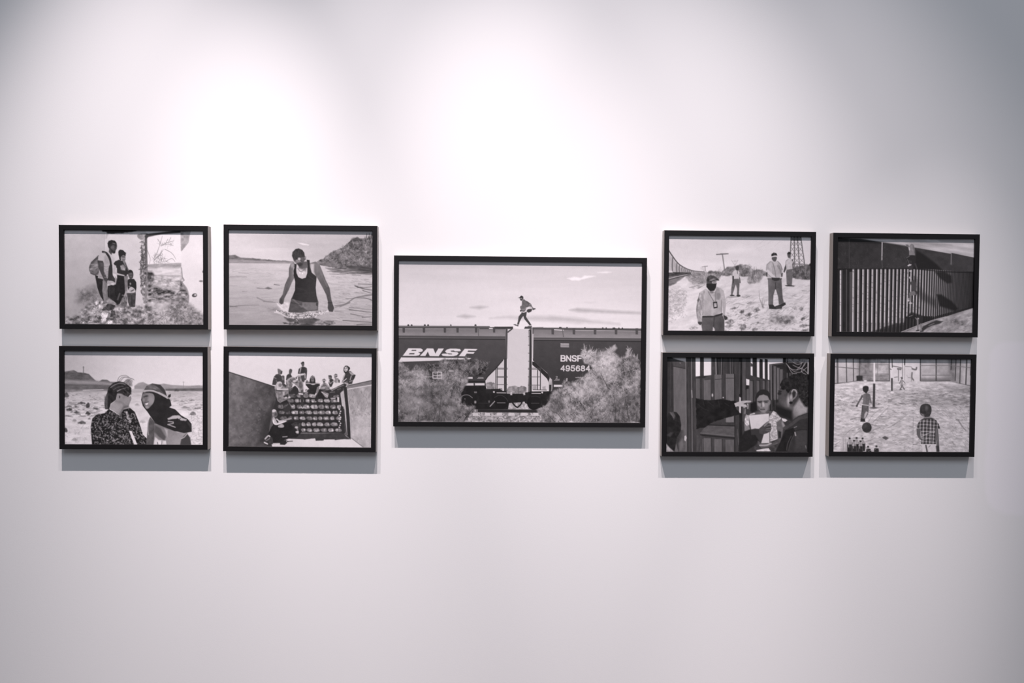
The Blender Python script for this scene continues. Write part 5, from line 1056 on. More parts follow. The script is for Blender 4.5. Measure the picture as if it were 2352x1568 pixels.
    for q in ([(1695, 250), (1760, 320), (1850, 330), (1930, 270), (1950, 190)], [(1710, 270), (1790, 350), (1880, 360), (1960, 300)], [(1740, 200), (1830, 260), (1900, 240), (1930, 185)], [(1780, 270), (1840, 300), (1920, 330), (1970, 380)], [(1880, 190), (1885, 270), (1830, 330)], [(1720, 285), (1770, 370), (1830, 380)], [(1930, 250), (1890, 350), (1950, 390)], [(1800, 190), (1880, 230)]):
        S(q, 7, 168, sm=True, op=0.85)
    P([(1970, 190), (1985, 185), (1982, 390), (1968, 385)], 190)
    # pointing arm and hand
    P([(530, 700), (600, 715), (720, 730), (860, 712), (1040, 738), (1060, 760), (1050, 830), (1100, 890), (1090, 905), (900, 960), (720, 1020), (640, 1080), (540, 1095)], T(30, 12, 50, seed=10), rough=8)
    for q in ([(560, 780), (620, 830), (700, 860)], [(680, 740), (760, 800)], [(820, 730), (840, 820)], [(620, 730), (640, 800)], [(900, 760), (960, 800)]):
        S(q, 8, 50, sm=True, op=0.7)
    P(k((80, 560), (190, 520), (290, 508), (380, 510), (408, 525), (380, 545), (300, 550), (255, 570), (300, 590), (325, 620), (310, 640), (260, 630), (180, 625), (110, 620)), T(176, 14, 24, seed=11)); P(k((310, 555), (345, 580), (340, 670), (318, 660), (325, 610)), 168); S(k((262, 575), (320, 560)), 9, 60); S(k((320, 600), (322, 650)), 7, 70); P(k((250, 630), (290, 640), (270, 655), (245, 650)), 160); S(k((80, 570), (105, 630)), 12, 190)
    # woman holding the sheet of paper
    P(k((380, 560), (500, 520), (520, 700), (420, 760), (375, 700)), 28, soft=24)
    P(k((470, 740), (560, 720), (700, 700), (830, 720), (900, 900), (930, 1250), (780, 1320), (480, 1300), (270, 1100), (265, 960), (350, 770)), T(84, 16, 40, seed=12))
    P(k((490, 560), (480, 460), (510, 360), (570, 300), (650, 290), (730, 320), (775, 400), (780, 510), (750, 540), (700, 420), (600, 400), (520, 460), (510, 560)), 40)
    P(k((510, 480), (560, 410), (640, 390), (720, 420), (752, 490), (780, 510), (775, 570), (745, 615), (720, 690), (670, 745), (600, 740), (550, 690), (515, 600)), T(G(1480, 750, 118, 1400, 760, 128), 10, 40, seed=13))
    P(k((560, 430), (640, 400), (715, 430), (740, 490), (640, 510), (560, 500)), 138, soft=24, op=0.8); P(k((610, 540), (640, 530), (665, 600), (655, 630), (620, 632)), 172, soft=12); S(k((532, 530), (610, 522)), 14, 52, op=0.9); S(k((650, 520), (730, 516)), 14, 58, op=0.9); E(*k((578, 545))[0], 24, 8, 62); E(*k((690, 542))[0], 22, 8, 62); S(k((598, 545), (602, 630)), 12, 78, op=0.7); S(k((580, 686), (620, 688), (662, 682)), 9, 56, sm=True); S(k((588, 668), (655, 664)), 12, 96, op=0.8); S(k((592, 706), (655, 702)), 12, 128, op=0.8); S(k((640, 520), (640, 540)), 8, 80, op=0.6); E(*k((700, 600))[0], 18, 24, 142, soft=16, op=0.6); S(k((560, 650), (578, 670)), 8, 80, op=0.5)
    P(k((515, 600), (560, 640), (560, 700), (600, 740), (540, 690)), 72, soft=20, op=0.8); P(k((670, 745), (720, 690), (740, 600), (760, 600), (730, 720), (700, 760)), 96, soft=16, op=0.7); E(*k((560, 590))[0], 18, 14, 150, soft=14, op=0.6)
    P(k((560, 760), (600, 745), (680, 748), (700, 765)), 120); P(k((380, 770), (460, 745), (480, 770), (360, 800)), T(175, 20, 20, seed=14))
    P(k((265, 970), (345, 990), (385, 1100), (270, 1110)), T(130, 14, 30, seed=15)); P(k((270, 1110), (385, 1070), (480, 1180), (600, 1160), (580, 1260), (480, 1380), (300, 1500), (150, 1500), (160, 1330), (230, 1180)), T(34, 8, 40, seed=16), soft=14)
    P(k((300, 780), (350, 800), (360, 990), (310, 1000), (265, 950), (280, 830)), T(190, 44, 18, seed=17, con=1.9)); P(k((750, 830), (830, 710), (920, 750), (990, 840), (950, 910), (890, 930), (920, 1260), (770, 1310), (755, 1000)), T(186, 30, 16, seed=18, con=1.8)); a.scatter(k((770, 840), (900, 780), (950, 900), (890, 940), (910, 1240), (775, 1290)), 120, (8, 20), (5, 9), (80, 150), seed=3, op=0.55)
    P(k((990, 850), (1060, 860), (1110, 890), (1060, 925), (1010, 910)), T(205, 20, 16, seed=19))
    P(k((350, 800), (745, 762), (755, 1340), (590, 1345), (640, 1170), (560, 1060), (400, 1070)), T(G(1300, 930, 204, 1440, 1200, 194), 5, 60, seed=20)); P(k((385, 1080), (470, 1055), (580, 1070), (640, 1170), (590, 1340), (550, 1300), (480, 1180), (400, 1180)), 54, soft=12)
    P(k((550, 1060), (640, 980), (700, 930), (745, 905), (735, 950), (785, 960), (790, 1060), (780, 1110), (700, 1150), (630, 1170), (560, 1150)), T(72, 14, 24, seed=21)); P(k((640, 1000), (720, 920), (748, 905), (720, 965), (660, 1020)), 128, soft=10); S(k((700, 1010), (780, 985)), 9, 110); S(k((700, 1060), (785, 1050)), 8, 112); S(k((690, 1100), (770, 1095)), 8, 104); S(k((690, 1035), (775, 1022)), 6, 40)
    P(k((895, 930), (990, 860), (1060, 1000), (1020, 1060), (1000, 1230), (930, 1260)), T(96, 14, 40, seed=22)); P(k((925, 1100), (985, 1120), (980, 1240), (930, 1250)), 40, soft=14); P(k((1000, 900), (1060, 1000), (1020, 1030), (990, 950)), 140, soft=16)
    P(k((520, 1290), (600, 1350), (780, 1350), (920, 1270), (1000, 1230), (960, 1330), (760, 1420), (600, 1440), (530, 1370)), T(84, 20, 30, seed=23)); S(k((570, 1385), (700, 1380), (780, 1345)), 22, 156, sm=True); P(k((460, 1400), (560, 1450), (900, 1380), (880, 1500), (470, 1500)), T(66, 20, 30, seed=24)); P(k((500, 1480), (640, 1450), (740, 1440), (780, 1500), (500, 1500)), T(205, 30, 20, seed=25))
    # man on the right, seen from behind
    P(k((880, 590), (900, 520), (930, 460), (930, 340), (960, 280), (1000, 200), (1080, 150), (1300, 140), (1500, 300), (1500, 800), (1230, 880), (1150, 940), (1060, 850), (960, 830), (880, 720), (905, 640)), T(62, 8, 40, seed=26))
    P(k((970, 300), (1080, 280), (1090, 360), (1020, 560), (940, 560), (930, 420)), T(74, 8, 30, seed=27), soft=30); P(k((1080, 440), (1150, 480), (1150, 580), (1240, 620), (1200, 690), (1060, 660), (1000, 560)), 98, soft=60, op=0.9); E(*k((1125, 500))[0], 16, 60, 190, soft=26, op=0.85)
    P(k((880, 600), (1000, 640), (1150, 690), (1200, 720), (1190, 900), (1100, 860), (1000, 830), (900, 760), (870, 680)), 30, soft=44); E(*k((950, 370))[0], 24, 20, 40, soft=14); S(k((935, 320), (985, 330)), 12, 34); E(*k((905, 520))[0], 16, 20, 40, soft=14, op=0.8)
    P(k((960, 200), (1000, 110), (1080, 60), (1200, 10), (1360, -20), (1500, 20), (1510, 640), (1440, 640), (1340, 450), (1300, 300), (1220, 280), (1150, 310), (1110, 380), (1070, 300), (990, 290)), T(34, 16, 26, seed=28, con=1.5), rough=14, rs=24)
    P(k((1220, 640), (1340, 470), (1440, 620), (1500, 640), (1490, 740), (1300, 820), (1220, 870), (1200, 740)), T(G(1760, 900, 92, 1850, 850, 150), 12, 30, seed=29), soft=30)
    a.scatter(k((1300, 300), (1500, 300), (1500, 620), (1400, 560)), 110, (10, 26), (4, 7), (20, 100), seed=4, op=0.5); a.scatter(k((1000, 120), (1360, 0), (1500, 60), (1500, 300), (1300, 260), (1080, 260)), 160, (10, 28), (4, 7), (20, 76), seed=5, op=0.6)
    P(k((1180, 350), (1200, 295), (1250, 288), (1290, 330), (1295, 400), (1260, 460), (1210, 500), (1180, 560), (1150, 540), (1165, 440)), T(118, 16, 24, seed=30)); P(k((1195, 360), (1230, 310), (1270, 350), (1255, 430), (1215, 460)), 46, soft=12); S(k((1185, 340), (1215, 295), (1265, 300), (1288, 360)), 9, 168, sm=True); E(*k((1175, 440))[0], 14, 30, 176, soft=16, op=0.8); E(*k((1172, 550))[0], 22, 16, 28)
    P(k((870, 1500), (960, 1330), (1020, 1150), (1060, 1090), (1010, 1045), (1150, 950), (1230, 870), (1320, 810), (1500, 745), (1500, 1520), (870, 1520)), T(50, 8, 50, seed=31)); P(k((1010, 1045), (1160, 950), (1320, 830), (1500, 760), (1500, 850), (1350, 880), (1200, 1000), (1060, 1080)), T(66, 8, 40, seed=32)); P(k((1060, 1090), (1220, 1040), (1260, 1100), (1180, 1250), (1100, 1500), (880, 1500), (1000, 1250)), T(32, 8, 40, seed=33)); P(k((1270, 1100), (1500, 1080), (1500, 1500), (1250, 1500)), T(62, 8, 40, seed=34), soft=30)
    S(k((1180, 1200), (1110, 1350), (1090, 1480)), 10, 70, sm=True); S(k((1225, 1200), (1160, 1340), (1130, 1480)), 8, 64, sm=True); S(k((1235, 1035), (1285, 1015)), 9, 130); S(k((1252, 1130), (1265, 1190)), 16, 150); S(k((1270, 1100), (1380, 1070), (1490, 1080)), 8, 36, sm=True); S(k((1460, 1390), (1470, 1440)), 10, 120)
    # child's head, lower left
    P([(140, 1000), (170, 900), (215, 870), (280, 880), (322, 930), (340, 1040), (335, 1130), (290, 1200), (270, 1300), (250, 1395), (140, 1395)], T(34, 12, 30, seed=35)); P([(190, 880), (240, 875), (268, 930), (245, 980), (225, 930), (200, 905)], 82, soft=18); S([(205, 885), (240, 950)], 8, 120, op=0.6)
    P([(290, 1200), (340, 1110), (375, 1110), (390, 1170), (400, 1240), (385, 1395), (300, 1395), (275, 1280)], T(G(300, 1250, 56, 390, 1250, 92), 10, 30, seed=36)); P([(382, 1190), (400, 1180), (412, 1210), (395, 1260), (380, 1240)], 186); P([(310, 1280), (350, 1220), (370, 1300), (340, 1395), (310, 1395)], 118, soft=30, op=0.7); P([(140, 1280), (190, 1340), (250, 1395), (140, 1395)], T(150, 30, 20, seed=37), soft=12); P([(150, 1180), (200, 1140), (240, 1140), (200, 1200)], 60, soft=20)
    return a.finish(4)

def art_fence():
    a = Art([(225, 200), (1980, 225), (1955, 1418), (200, 1412)], 368, 246, 50, 8)
    P, S, E, T, G = a.poly, a.stroke, a.ell, a.tex, a.grad
    z = lambda *p: [((155 + x / 6.533) * 5.6, (30 + y / 6.533) * 5.6) for x, y in p]
    # sky
    P([(180, 180), (2020, 180), (2020, 480), (180, 480)], T(G(1200, 230, 176, 1900, 380, 192), 34, 260, 40, seed=1, oct=4, ang=8))
    P([(1500, 225), (1980, 240), (1980, 275), (1560, 260)], 132, soft=30, op=0.7); P([(1300, 270), (1500, 265), (1700, 300), (1500, 320)], 140, soft=40, op=0.6)
    # sheet metal upper band
    P([(180, 190), (300, 205), (520, 215), (800, 262), (1110, 310), (1680, 410), (1700, 400), (1860, 435), (2000, 462), (2000, 660), (180, 660)], T(G(500, 400, 50, 1800, 500, 66), 10, 60, seed=2, oct=4))
    P([(520, 215), (800, 250), (1100, 300), (1120, 320), (800, 262), (500, 225)], 80, op=0.5)
    P([(180, 205), (800, 262), (800, 280), (180, 260)], 38, soft=16)
    P([(1240, 360), (1340, 420), (1500, 540), (1600, 640), (1200, 640), (1230, 480)], 38, soft=26)
    S([(804, 255), (800, 490)], 14, 172); S([(800, 490), (806, 600)], 7, 84); S([(378, 220), (378, 600)], 6, 74); S([(1690, 405), (1686, 545)], 12, 118); a.scatter([(230, 260), (1100, 320), (1180, 600), (230, 600)], 130, (6, 20), (4, 9), (62, 88), seed=1, op=0.5)
    # bars
    P([(180, 605), (1250, 605), (2000, 640), (2000, 1430), (180, 1430)], T(38, 8, 30, 120, seed=3))
    tops = [268, 343, 432, 498, 560, 622, 680, 737, 792, 846, 899, 950, 1000, 1047, 1093, 1136, 1177, 1217, 1256, 1294, 1331, 1366, 1400, 1432, 1462, 1491, 1518, 1544, 1569, 1593, 1616, 1638, 1659, 1680, 1700, 1719, 1738, 1756, 1774, 1791, 1808, 1824, 1840, 1856, 1871, 1886, 1901, 1915, 1929, 1943, 1956]
    rg = np.random.RandomState(3)
    for i, x in enumerate(tops):
        w = 30 * (1 - i / 62.0) if i else 30
        tx0 = x + (-0.02) * (x - 268)      # slight lean towards the left at the foot
        b = x - 4 - 0.018 * (x - 250)
        y0 = 606 if x < 1200 else 606 + (x - 1200) * 0.045
        if i == 0: y0 = 628
        br = 196 if x < 1300 else (196 - (x - 1300) * 0.24)
        br = max(br, 84)
        if i == 1:
            S([(343, 605), (340, 1420)], 8, 96); V0 = None
            P([(382, 640), (415, 640), (412, 1430), (378, 1430)], 74); continue
        foot = 1430
        lit_end = foot
        if x > 780:
            lit_end = 1430 - (x - 560) * 0.21 if x < 1130 else 1210 - (x - 1130) * 0.02
            if x > 1480: lit_end = 1430 - (x - 640) * .26
        xe = x + (b - x) * (lit_end - y0) / (1430 - y0)
        S([(x + w * .45, y0), (b + w * .45, foot)], w * 0.8, 78 if x < 1500 else 62)      # grey flank of the bar
        S([(x + w * .85, y0), (b + w * .85, foot)], 6, 30, op=0.8)
        S([(x - w * .1, y0), (xe - w * .1, lit_end)], (w * .62, w * .6), br)
        if x < 1300:
            for q in range(9):
                yy = rg.uniform(y0 + 10, lit_end - 20); xx = x + (b - x) * (yy - y0) / (1430 - y0)
                S([(xx - w * .3, yy), (xx + w * .1, yy + 4)], 7, 112, op=0.65)
    S([(180, 605), (1200, 600), (1600, 640), (2000, 652)], 12, 30, op=0.8)
    # shadow shapes across the bars
    P([(1480, 640), (1600, 640), (1690, 690), (1700, 780), (1640, 790), (1540, 720)], 36, soft=26, op=0.85)
    P([(1500, 930), (1560, 930), (1700, 1020), (1775, 1110), (1745, 1145), (1640, 1110), (1540, 1080)], 34, soft=26, op=0.9)
    P([(1220, 700), (1260, 760), (1330, 900), (1420, 960), (1500, 1000), (1500, 1100), (1300, 1000), (1230, 900)], 40, soft=50, op=0.45)
    # shaded foot of the wall
    P([(560, 1430), (700, 1400), (830, 1350), (960, 1310), (1080, 1290), (1130, 1200), (1180, 1160), (1320, 1200), (1460, 1230), (1440, 1290), (1200, 1400), (1060, 1430)], 34, soft=18, op=0.82, rough=8)
    for x in (592, 650, 705, 760, 815, 868, 918, 968, 1015, 1060, 1105, 1148, 1188, 1228):
        S([(x + 14, 1300 if x < 1000 else 1240), (x + 8, 1430)], 8, 92, op=0.7)
    # sunlit ground
    P([(1040, 1430), (1250, 1340), (1420, 1280), (1600, 1220), (1780, 1160), (1975, 1100), (1975, 1430)], T(G(1500, 1250, 150, 1800, 1350, 166), 30, 60, 30, seed=4, oct=4, ang=-20, con=1.5))
    S([(1050, 1415), (1260, 1330), (1450, 1262), (1620, 1215)], 9, 178, sm=True); P([(1680, 1260), (1760, 1250), (1880, 1290), (1820, 1320), (1720, 1310)], T(104, 40, 30, 18, seed=5, con=1.6), soft=30, rough=10)
    a.scatter([(1500, 1290), (1940, 1180), (1940, 1410), (1300, 1410)], 150, (12, 40), (5, 10), (95, 195), ang=(0, 40), seed=2, op=0.5)
    P([(1290, 1390), (1330, 1340), (1420, 1290), (1500, 1262), (1585, 1275), (1540, 1305), (1440, 1330), (1380, 1360), (1330, 1400)], 58, soft=12); S([(1400, 1330), (1470, 1300)], 10, 140, op=0.7)
    # climbers
    P([(1150, 340), (1160, 300), (1185, 278), (1215, 300), (1225, 380), (1228, 430), (1190, 425), (1150, 430)], T(128, 16, 24, seed=6)); P([(1105, 290), (1140, 292), (1152, 330), (1120, 320)], T(104, 24, 16, seed=7)); S([(1150, 330), (1155, 360)], 16, 190); S([(1200, 310), (1222, 400)], 10, 90, op=0.7)
    P([(1110, 460), (1150, 430), (1230, 432), (1240, 480), (1215, 540), (1200, 600), (1180, 600), (1185, 500), (1140, 490), (1165, 540), (1140, 548), (1120, 500)], 46); S([(1118, 462), (1155, 438)], 10, 92); S([(1128, 480), (1150, 535)], 10, 84)
    P([(1126, 560), (1155, 540), (1185, 548), (1165, 566), (1135, 570)], 196); P([(1150, 565), (1195, 560), (1195, 610), (1155, 620)], 60); E(1168, 630, 18, 10, 190); S([(1230, 540), (1250, 600)], 20, 62)
    E(1160, 715, 12, 14, 176, soft=10); P([(1150, 780), (1180, 765), (1210, 740), (1235, 770), (1245, 830), (1235, 890), (1190, 890), (1185, 810), (1155, 800)], 72); P([(1150, 910), (1180, 888), (1230, 895), (1235, 935), (1190, 945), (1150, 940)], 112); P([(1145, 940), (1170, 945), (1165, 1010), (1140, 1010)], 88); E(1140, 1010, 16, 12, 190, soft=8); E(1168, 1042, 22, 9, 200, soft=8); E(1146, 988, 10, 10, 170)
    S([(1215, 745), (1218, 700)], 12, 84); P([(1240, 880), (1260, 900), (1240, 950)], 60)
    # helper on the ground
    P([(1255, 1210), (1290, 1195), (1330, 1230), (1320, 1290), (1290, 1310), (1250, 1280)], 48); P([(1145, 1200), (1185, 1165), (1200, 1200), (1250, 1230), (1230, 1260), (1180, 1230)], 40); S([(1260, 1260), (1262, 1390)], 20, 122); S([(1300, 1310), (1308, 1400)], 18, 118); S([(1245, 1395), (1275, 1390)], 14, 50); S([(1295, 1405), (1325, 1402)], 14, 50); S([(1150, 1215), (1190, 1200)], 9, 140, op=0.8); E(1265, 1240, 12, 10, 165, soft=8); S([(1230, 1230), (1250, 1250)], 10, 150, op=0.8)
    return a.finish(4)

def art_boys():
    a = Art([(192, 182), (1945, 195), (1915, 1390), (163, 1392)], 368, 246, 200, 9)
    P, S, E, T, G = a.poly, a.stroke, a.ell, a.tex, a.grad
    # back wall
    P([(150, 150), (540, 150), (510, 480), (150, 530)], T(G(300, 200, 196, 300, 500, 178), 22, 90, seed=1, oct=4)); P([(515, 150), (905, 150), (905, 480), (500, 480)], T(G(600, 300, 150, 860, 350, 186), 40, 60, seed=2, oct=4, con=1.5))
    P([(905, 150), (1300, 150), (1300, 482), (905, 482)], T(216, 12, 60, seed=3)); P([(1300, 150), (1700, 150), (1680, 480), (1300, 478)], T(G(1400, 330, 184, 1660, 330, 160), 24, 70, seed=4, oct=4)); P([(1690, 150), (1980, 150), (1950, 550), (1680, 490)], T(G(1700, 300, 140, 1900, 350, 188), 26, 60, seed=5, oct=4))
    P([(500, 180), (660, 180), (640, 330), (600, 420), (500, 430)], T(112, 40, 40, seed=6, con=1.6), soft=60, op=0.7); P([(510, 400), (900, 385), (900, 480), (480, 485)], T(130, 34, 50, 24, seed=7, con=1.5), soft=30, op=0.75); P([(1300, 440), (1690, 440), (1690, 482), (1300, 480)], 110, soft=30, op=0.7); P([(1660, 200), (1730, 200), (1740, 480), (1670, 490)], T(120, 40, 40, seed=8), soft=34, op=0.7)
    for q, w, v in (([(232, 190), (232, 515)], 22, 92), ([(346, 190), (350, 500)], 11, 62), ([(436, 190), (438, 485)], 11, 70), ([(520, 190), (512, 470)], 12, 86), ([(752, 190), (748, 400)], 7, 128), ([(632, 330), (632, 400)], 6, 140), ([(900, 190), (902, 470)], 15, 92), ([(1300, 190), (1298, 478)], 13, 78), ([(1502, 195), (1500, 472)], 14, 66), ([(1100, 190), (1098, 270)], 14, 60), ([(1068, 190), (1070, 420)], 8, 110), ([(1098, 270), (1098, 470)], 6, 150), ([(1700, 200), (1690, 330)], 13, 66), ([(1755, 200), (1742, 470)], 13, 72), ([(1812, 200), (1802, 510)], 12, 60), ([(1892, 205), (1878, 535)], 14, 58), ([(1950, 210), (1938, 400)], 10, 80), ([(218, 200), (222, 510)], 6, 150),
                    ([(190, 292), (510, 322)], 9, 96), ([(520, 270), (900, 265)], 9, 128), ([(1300, 278), (1690, 275)], 9, 120), ([(1700, 280), (1940, 305)], 9, 116), ([(520, 390), (900, 385)], 7, 130), ([(1320, 402), (1680, 402)], 8, 120), ([(190, 510), (330, 500), (480, 478)], 12, 90), ([(1690, 490), (1800, 512), (1935, 542)], 16, 66), ([(520, 478), (900, 478)], 14, 80), ([(1300, 480), (1680, 475)], 12, 86), ([(1018, 330), (1018, 540)], 10, 106)):
        S(q, w, v, op=0.9)
    # bright gateway with murky shapes
    P([(910, 480), (1300, 480), (1300, 500), (910, 500)], 222)
    for q, w, v in (([(945, 285), (1010, 295), (1060, 310)], 10, 84), ([(1010, 320), (1045, 325)], 24, 104), ([(1105, 290), (1180, 295), (1190, 312)], 8, 120), ([(1195, 320), (1240, 330), (1250, 305)], 20, 100), ([(965, 430), (1005, 425)], 10, 120), ([(1140, 432), (1190, 438)], 9, 140), ([(1192, 370), (1188, 430), (1210, 465)], 20, 112), ([(1185, 430), (1182, 478)], 8, 130), ([(1125, 400), (1130, 420)], 8, 170), ([(1040, 430), (1060, 432)], 8, 150)):
        S(q, w, v, op=0.85, sm=len(q) > 2)
    P([(478, 410), (555, 405), (560, 470), (480, 478)], 52, soft=14, rough=8); E(590, 476, 22, 8, 228)
    # sandy floor
    P([(150, 530), (330, 500), (480, 482), (905, 482), (1690, 482), (1820, 515), (1980, 550), (1980, 1430), (150, 1430)], T(G(900, 500, 202, 900, 1350, 192), 34, 60, 20, seed=9, oct=5, con=1.5), soft=12)
    P([(1550, 520), (1950, 560), (1950, 640), (1650, 600)], T(140, 44, 70, 14, seed=10, con=1.6), soft=40, op=0.7); P([(900, 620), (1940, 600), (1940, 800), (1200, 780)], T(172, 40, 60, 18, seed=11, con=1.7), soft=60, op=0.75); P([(1400, 700), (1930, 700), (1930, 850), (1560, 800)], T(156, 44, 70, 16, seed=12, con=1.7), soft=60, op=0.6)
    a.scatter([(200, 560), (1930, 560), (1930, 780), (190, 800)], 520, (15, 60), (5, 9), (80, 165), ang=(-16, 16), seed=1, op=0.7, persp=lambda y: 0.6 + (y - 560) / 500)
    a.scatter([(190, 800), (1250, 800), (1250, 1380), (180, 1380)], 360, (12, 46), (5, 10), (85, 170), ang=(-20, 40), seed=2, op=0.5)
    a.scatter([(1250, 800), (1920, 800), (1910, 1380), (1250, 1380)], 330, (12, 46), (5, 10), (100, 170), ang=(-60, 10), seed=3, op=0.5)
    a.scatter([(1100, 740), (1500, 740), (1800, 900), (1300, 900)], 110, (40, 140), (4, 7), (140, 180), ang=(-45, -20), seed=4, op=0.5)
    for q, w, v in (([(440, 1180), (600, 1040), (680, 920), (800, 830)], 8, 120), ([(330, 1170), (420, 1090), (520, 1060)], 8, 110), ([(690, 1005), (750, 950), (900, 800)], 10, 108), ([(880, 1080), (960, 1040), (1080, 945), (1140, 900)], 10, 128), ([(400, 975), (470, 955), (540, 950)], 22, 118), ([(780, 935), (860, 938)], 16, 112), ([(670, 1045), (740, 1052)], 12, 84), ([(1204, 950), (1198, 1390)], 7, 108), ([(1204, 962), (1310, 950)], 8, 140), ([(1780, 980), (1830, 1060), (1870, 1110)], 22, 112), ([(1870, 1100), (1915, 1140)], 10, 130), ([(1010, 760), (1090, 785)], 12, 110), ([(890, 720), (950, 712)], 18, 130), ([(640, 1300), (720, 1275), (800, 1285)], 12, 112), ([(200, 1300), (260, 1260)], 12, 110), ([(190, 1330), (220, 1320)], 14, 90), ([(690, 1110), (770, 1080)], 9, 120), ([(910, 645), (950, 645)], 8, 120), ([(1200, 540), (1230, 540)], 10, 110), ([(1380, 575), (1430, 575)], 10, 130), ([(1560, 555), (1700, 550)], 9, 222), ([(200, 545), (300, 535)], 12, 222), ([(1600, 605), (1760, 600)], 8, 120), ([(1860, 605), (1910, 605)], 10, 225), ([(1560, 860), (1600, 866)], 8, 120), ([(480, 1010), (560, 1000)], 8, 110), ([(1200, 1295), (1250, 1298)], 14, 90), ([(1500, 965), (1530, 965)], 8, 110), ([(1640, 1042), (1670, 1042)], 9, 100), ([(1140, 1320), (1160, 1380)], 8, 150), ([(1880, 800), (1930, 810)], 22, 110), ([(270, 680), (320, 690)], 10, 150)):
        S(q, (w * .85, w * .45), v, op=0.62, sm=len(q) > 2)
    P([(800, 1210), (840, 1190), (890, 1215), (850, 1240)], 88)
    # posts
    P([(696, 235), (718, 235), (718, 512), (694, 512)], 224); P([(690, 510), (718, 510), (714, 815), (682, 815)], T(62, 10, 20, seed=13)); S([(716, 515), (712, 810)], 7, 112); P([(640, 825), (700, 810), (760, 825), (700, 838)], 90, soft=12)
    P([(918, 245), (940, 245), (938, 430), (920, 440)], 222); S([(936, 190), (938, 300)], 11, 80); P([(922, 440), (944, 440), (942, 605), (922, 605)], 70); E(936, 625, 24, 14, 230, soft=10); S([(910, 320), (924, 330)], 8, 80)
    # boy in the distance
    P([(1046, 460), (1062, 452), (1075, 470), (1072, 530), (1044, 530)], 158); E(1062, 440, 12, 16, 96); S([(1048, 470), (1030, 510)], 8, 105); S([(1072, 470), (1102, 505)], 8, 105); S([(1050, 530), (1058, 555), (1036, 584)], 10, 86); S([(1066, 530), (1075, 560), (1092, 582)], 10, 86); S([(1034, 586), (1056, 586)], 8, 70); E(1090, 582, 8, 7, 70)
    # barefoot boy with the ball
    P([(545, 785), (630, 790), (632, 850), (622, 910), (580, 970), (588, 1005), (525, 1000), (530, 930), (545, 870)], T(92, 14, 24, seed=14)); P([(576, 905), (598, 870), (622, 880), (590, 950), (570, 960)], 178, soft=10); P([(528, 960), (582, 970), (584, 1005), (524, 1004)], 52); S([(550, 800), (540, 900)], 9, 64); S([(545, 780), (625, 790)], 14, 216)
    P([(548, 660), (580, 640), (610, 632), (640, 645), (648, 690), (640, 760), (630, 790), (556, 780), (560, 700)], T(G(560, 700, 118, 640, 700, 98), 8, 30, seed=15)); P([(545, 655), (560, 680), (520, 740), (490, 800), (470, 812), (466, 795), (500, 740)], 92); P([(636, 645), (652, 650), (660, 700), (672, 770), (655, 765), (640, 700)], 104); E(478, 800, 14, 14, 80); S([(600, 650), (600, 770)], 8, 92, op=0.6)
    P([(556, 580), (562, 552), (590, 542), (625, 548), (632, 580), (622, 610), (604, 635), (580, 625), (562, 605)], 48, sm=True)
    E(606, 1080, 62, 67, T(58, 12, 30, seed=16)); E(585, 1055, 24, 24, 80, soft=30, op=0.6); P([(600, 1145), (660, 1130), (720, 1140), (650, 1160)], 120, soft=16, op=0.6)
    # boy in the checked shirt
    P([(1320, 1290), (1480, 1290), (1500, 1400), (1320, 1400)], T(204, 14, 24, seed=17)); S([(1365, 1310), (1380, 1385)], 20, 92); S([(1420, 1310), (1400, 1330)], 8, 120)
    P([(1245, 1090), (1300, 1090), (1295, 1180), (1310, 1240), (1285, 1230), (1248, 1170)], 98); P([(1480, 1080), (1520, 1090), (1530, 1200), (1538, 1380), (1500, 1385), (1500, 1260), (1478, 1170)], 96); P([(1495, 1310), (1530, 1310), (1538, 1390), (1500, 1390)], 62); S([(1500, 1100), (1510, 1250)], 9, 140, op=0.5)
    shirt = [(1245, 1080), (1262, 1030), (1290, 985), (1340, 958), (1440, 952), (1500, 985), (1530, 1030), (1550, 1090), (1510, 1092), (1485, 1080), (1482, 1180), (1495, 1290), (1305, 1290), (1310, 1200), (1300, 1095)]
    def plaid(X, Y, sl):
        u = (X - 1245 + 0.05 * (Y - 950)) / 44.0; v_ = (Y - 950 + 6 * np.sin((X - 1245) / 60.0)) / 44.0
        su = ((u % 1) < 0.38) * 1.0; sv = ((v_ % 1) < 0.30) * 1.0
        g = 62 + su * 66 + sv * 52
        return np.clip(g, 50, 200) / 255.0
    P(shirt, plaid); S([(1300, 1200), (1400, 1150), (1480, 1130)], 9, 196, op=0.7, sm=True); S([(1310, 1250), (1400, 1210)], 8, 190, op=0.5); S([(1330, 1000), (1330, 1280)], 6, 205, op=0.5); S([(1430, 970), (1440, 1280)], 6, 205, op=0.5); S([(1300, 1130), (1480, 1120)], 7, 205, op=0.5); S([(1485, 1080), (1490, 1290)], 9, 60, op=0.5)
    P([(1300, 985), (1345, 955), (1440, 950), (1480, 970), (1400, 968), (1340, 975)], 66, soft=12)
    P([(1340, 930), (1380, 935), (1420, 920), (1420, 950), (1340, 955)], 132); P([(1290, 850), (1300, 800), (1340, 772), (1390, 772), (1430, 800), (1440, 850), (1430, 900), (1405, 935), (1360, 940), (1310, 920), (1292, 890)], T(58, 16, 26, seed=18), sm=True); E(1375, 825, 20, 34, 104, soft=24, op=0.7); P([(1300, 890), (1340, 905), (1350, 940), (1315, 920)], 122, soft=12)
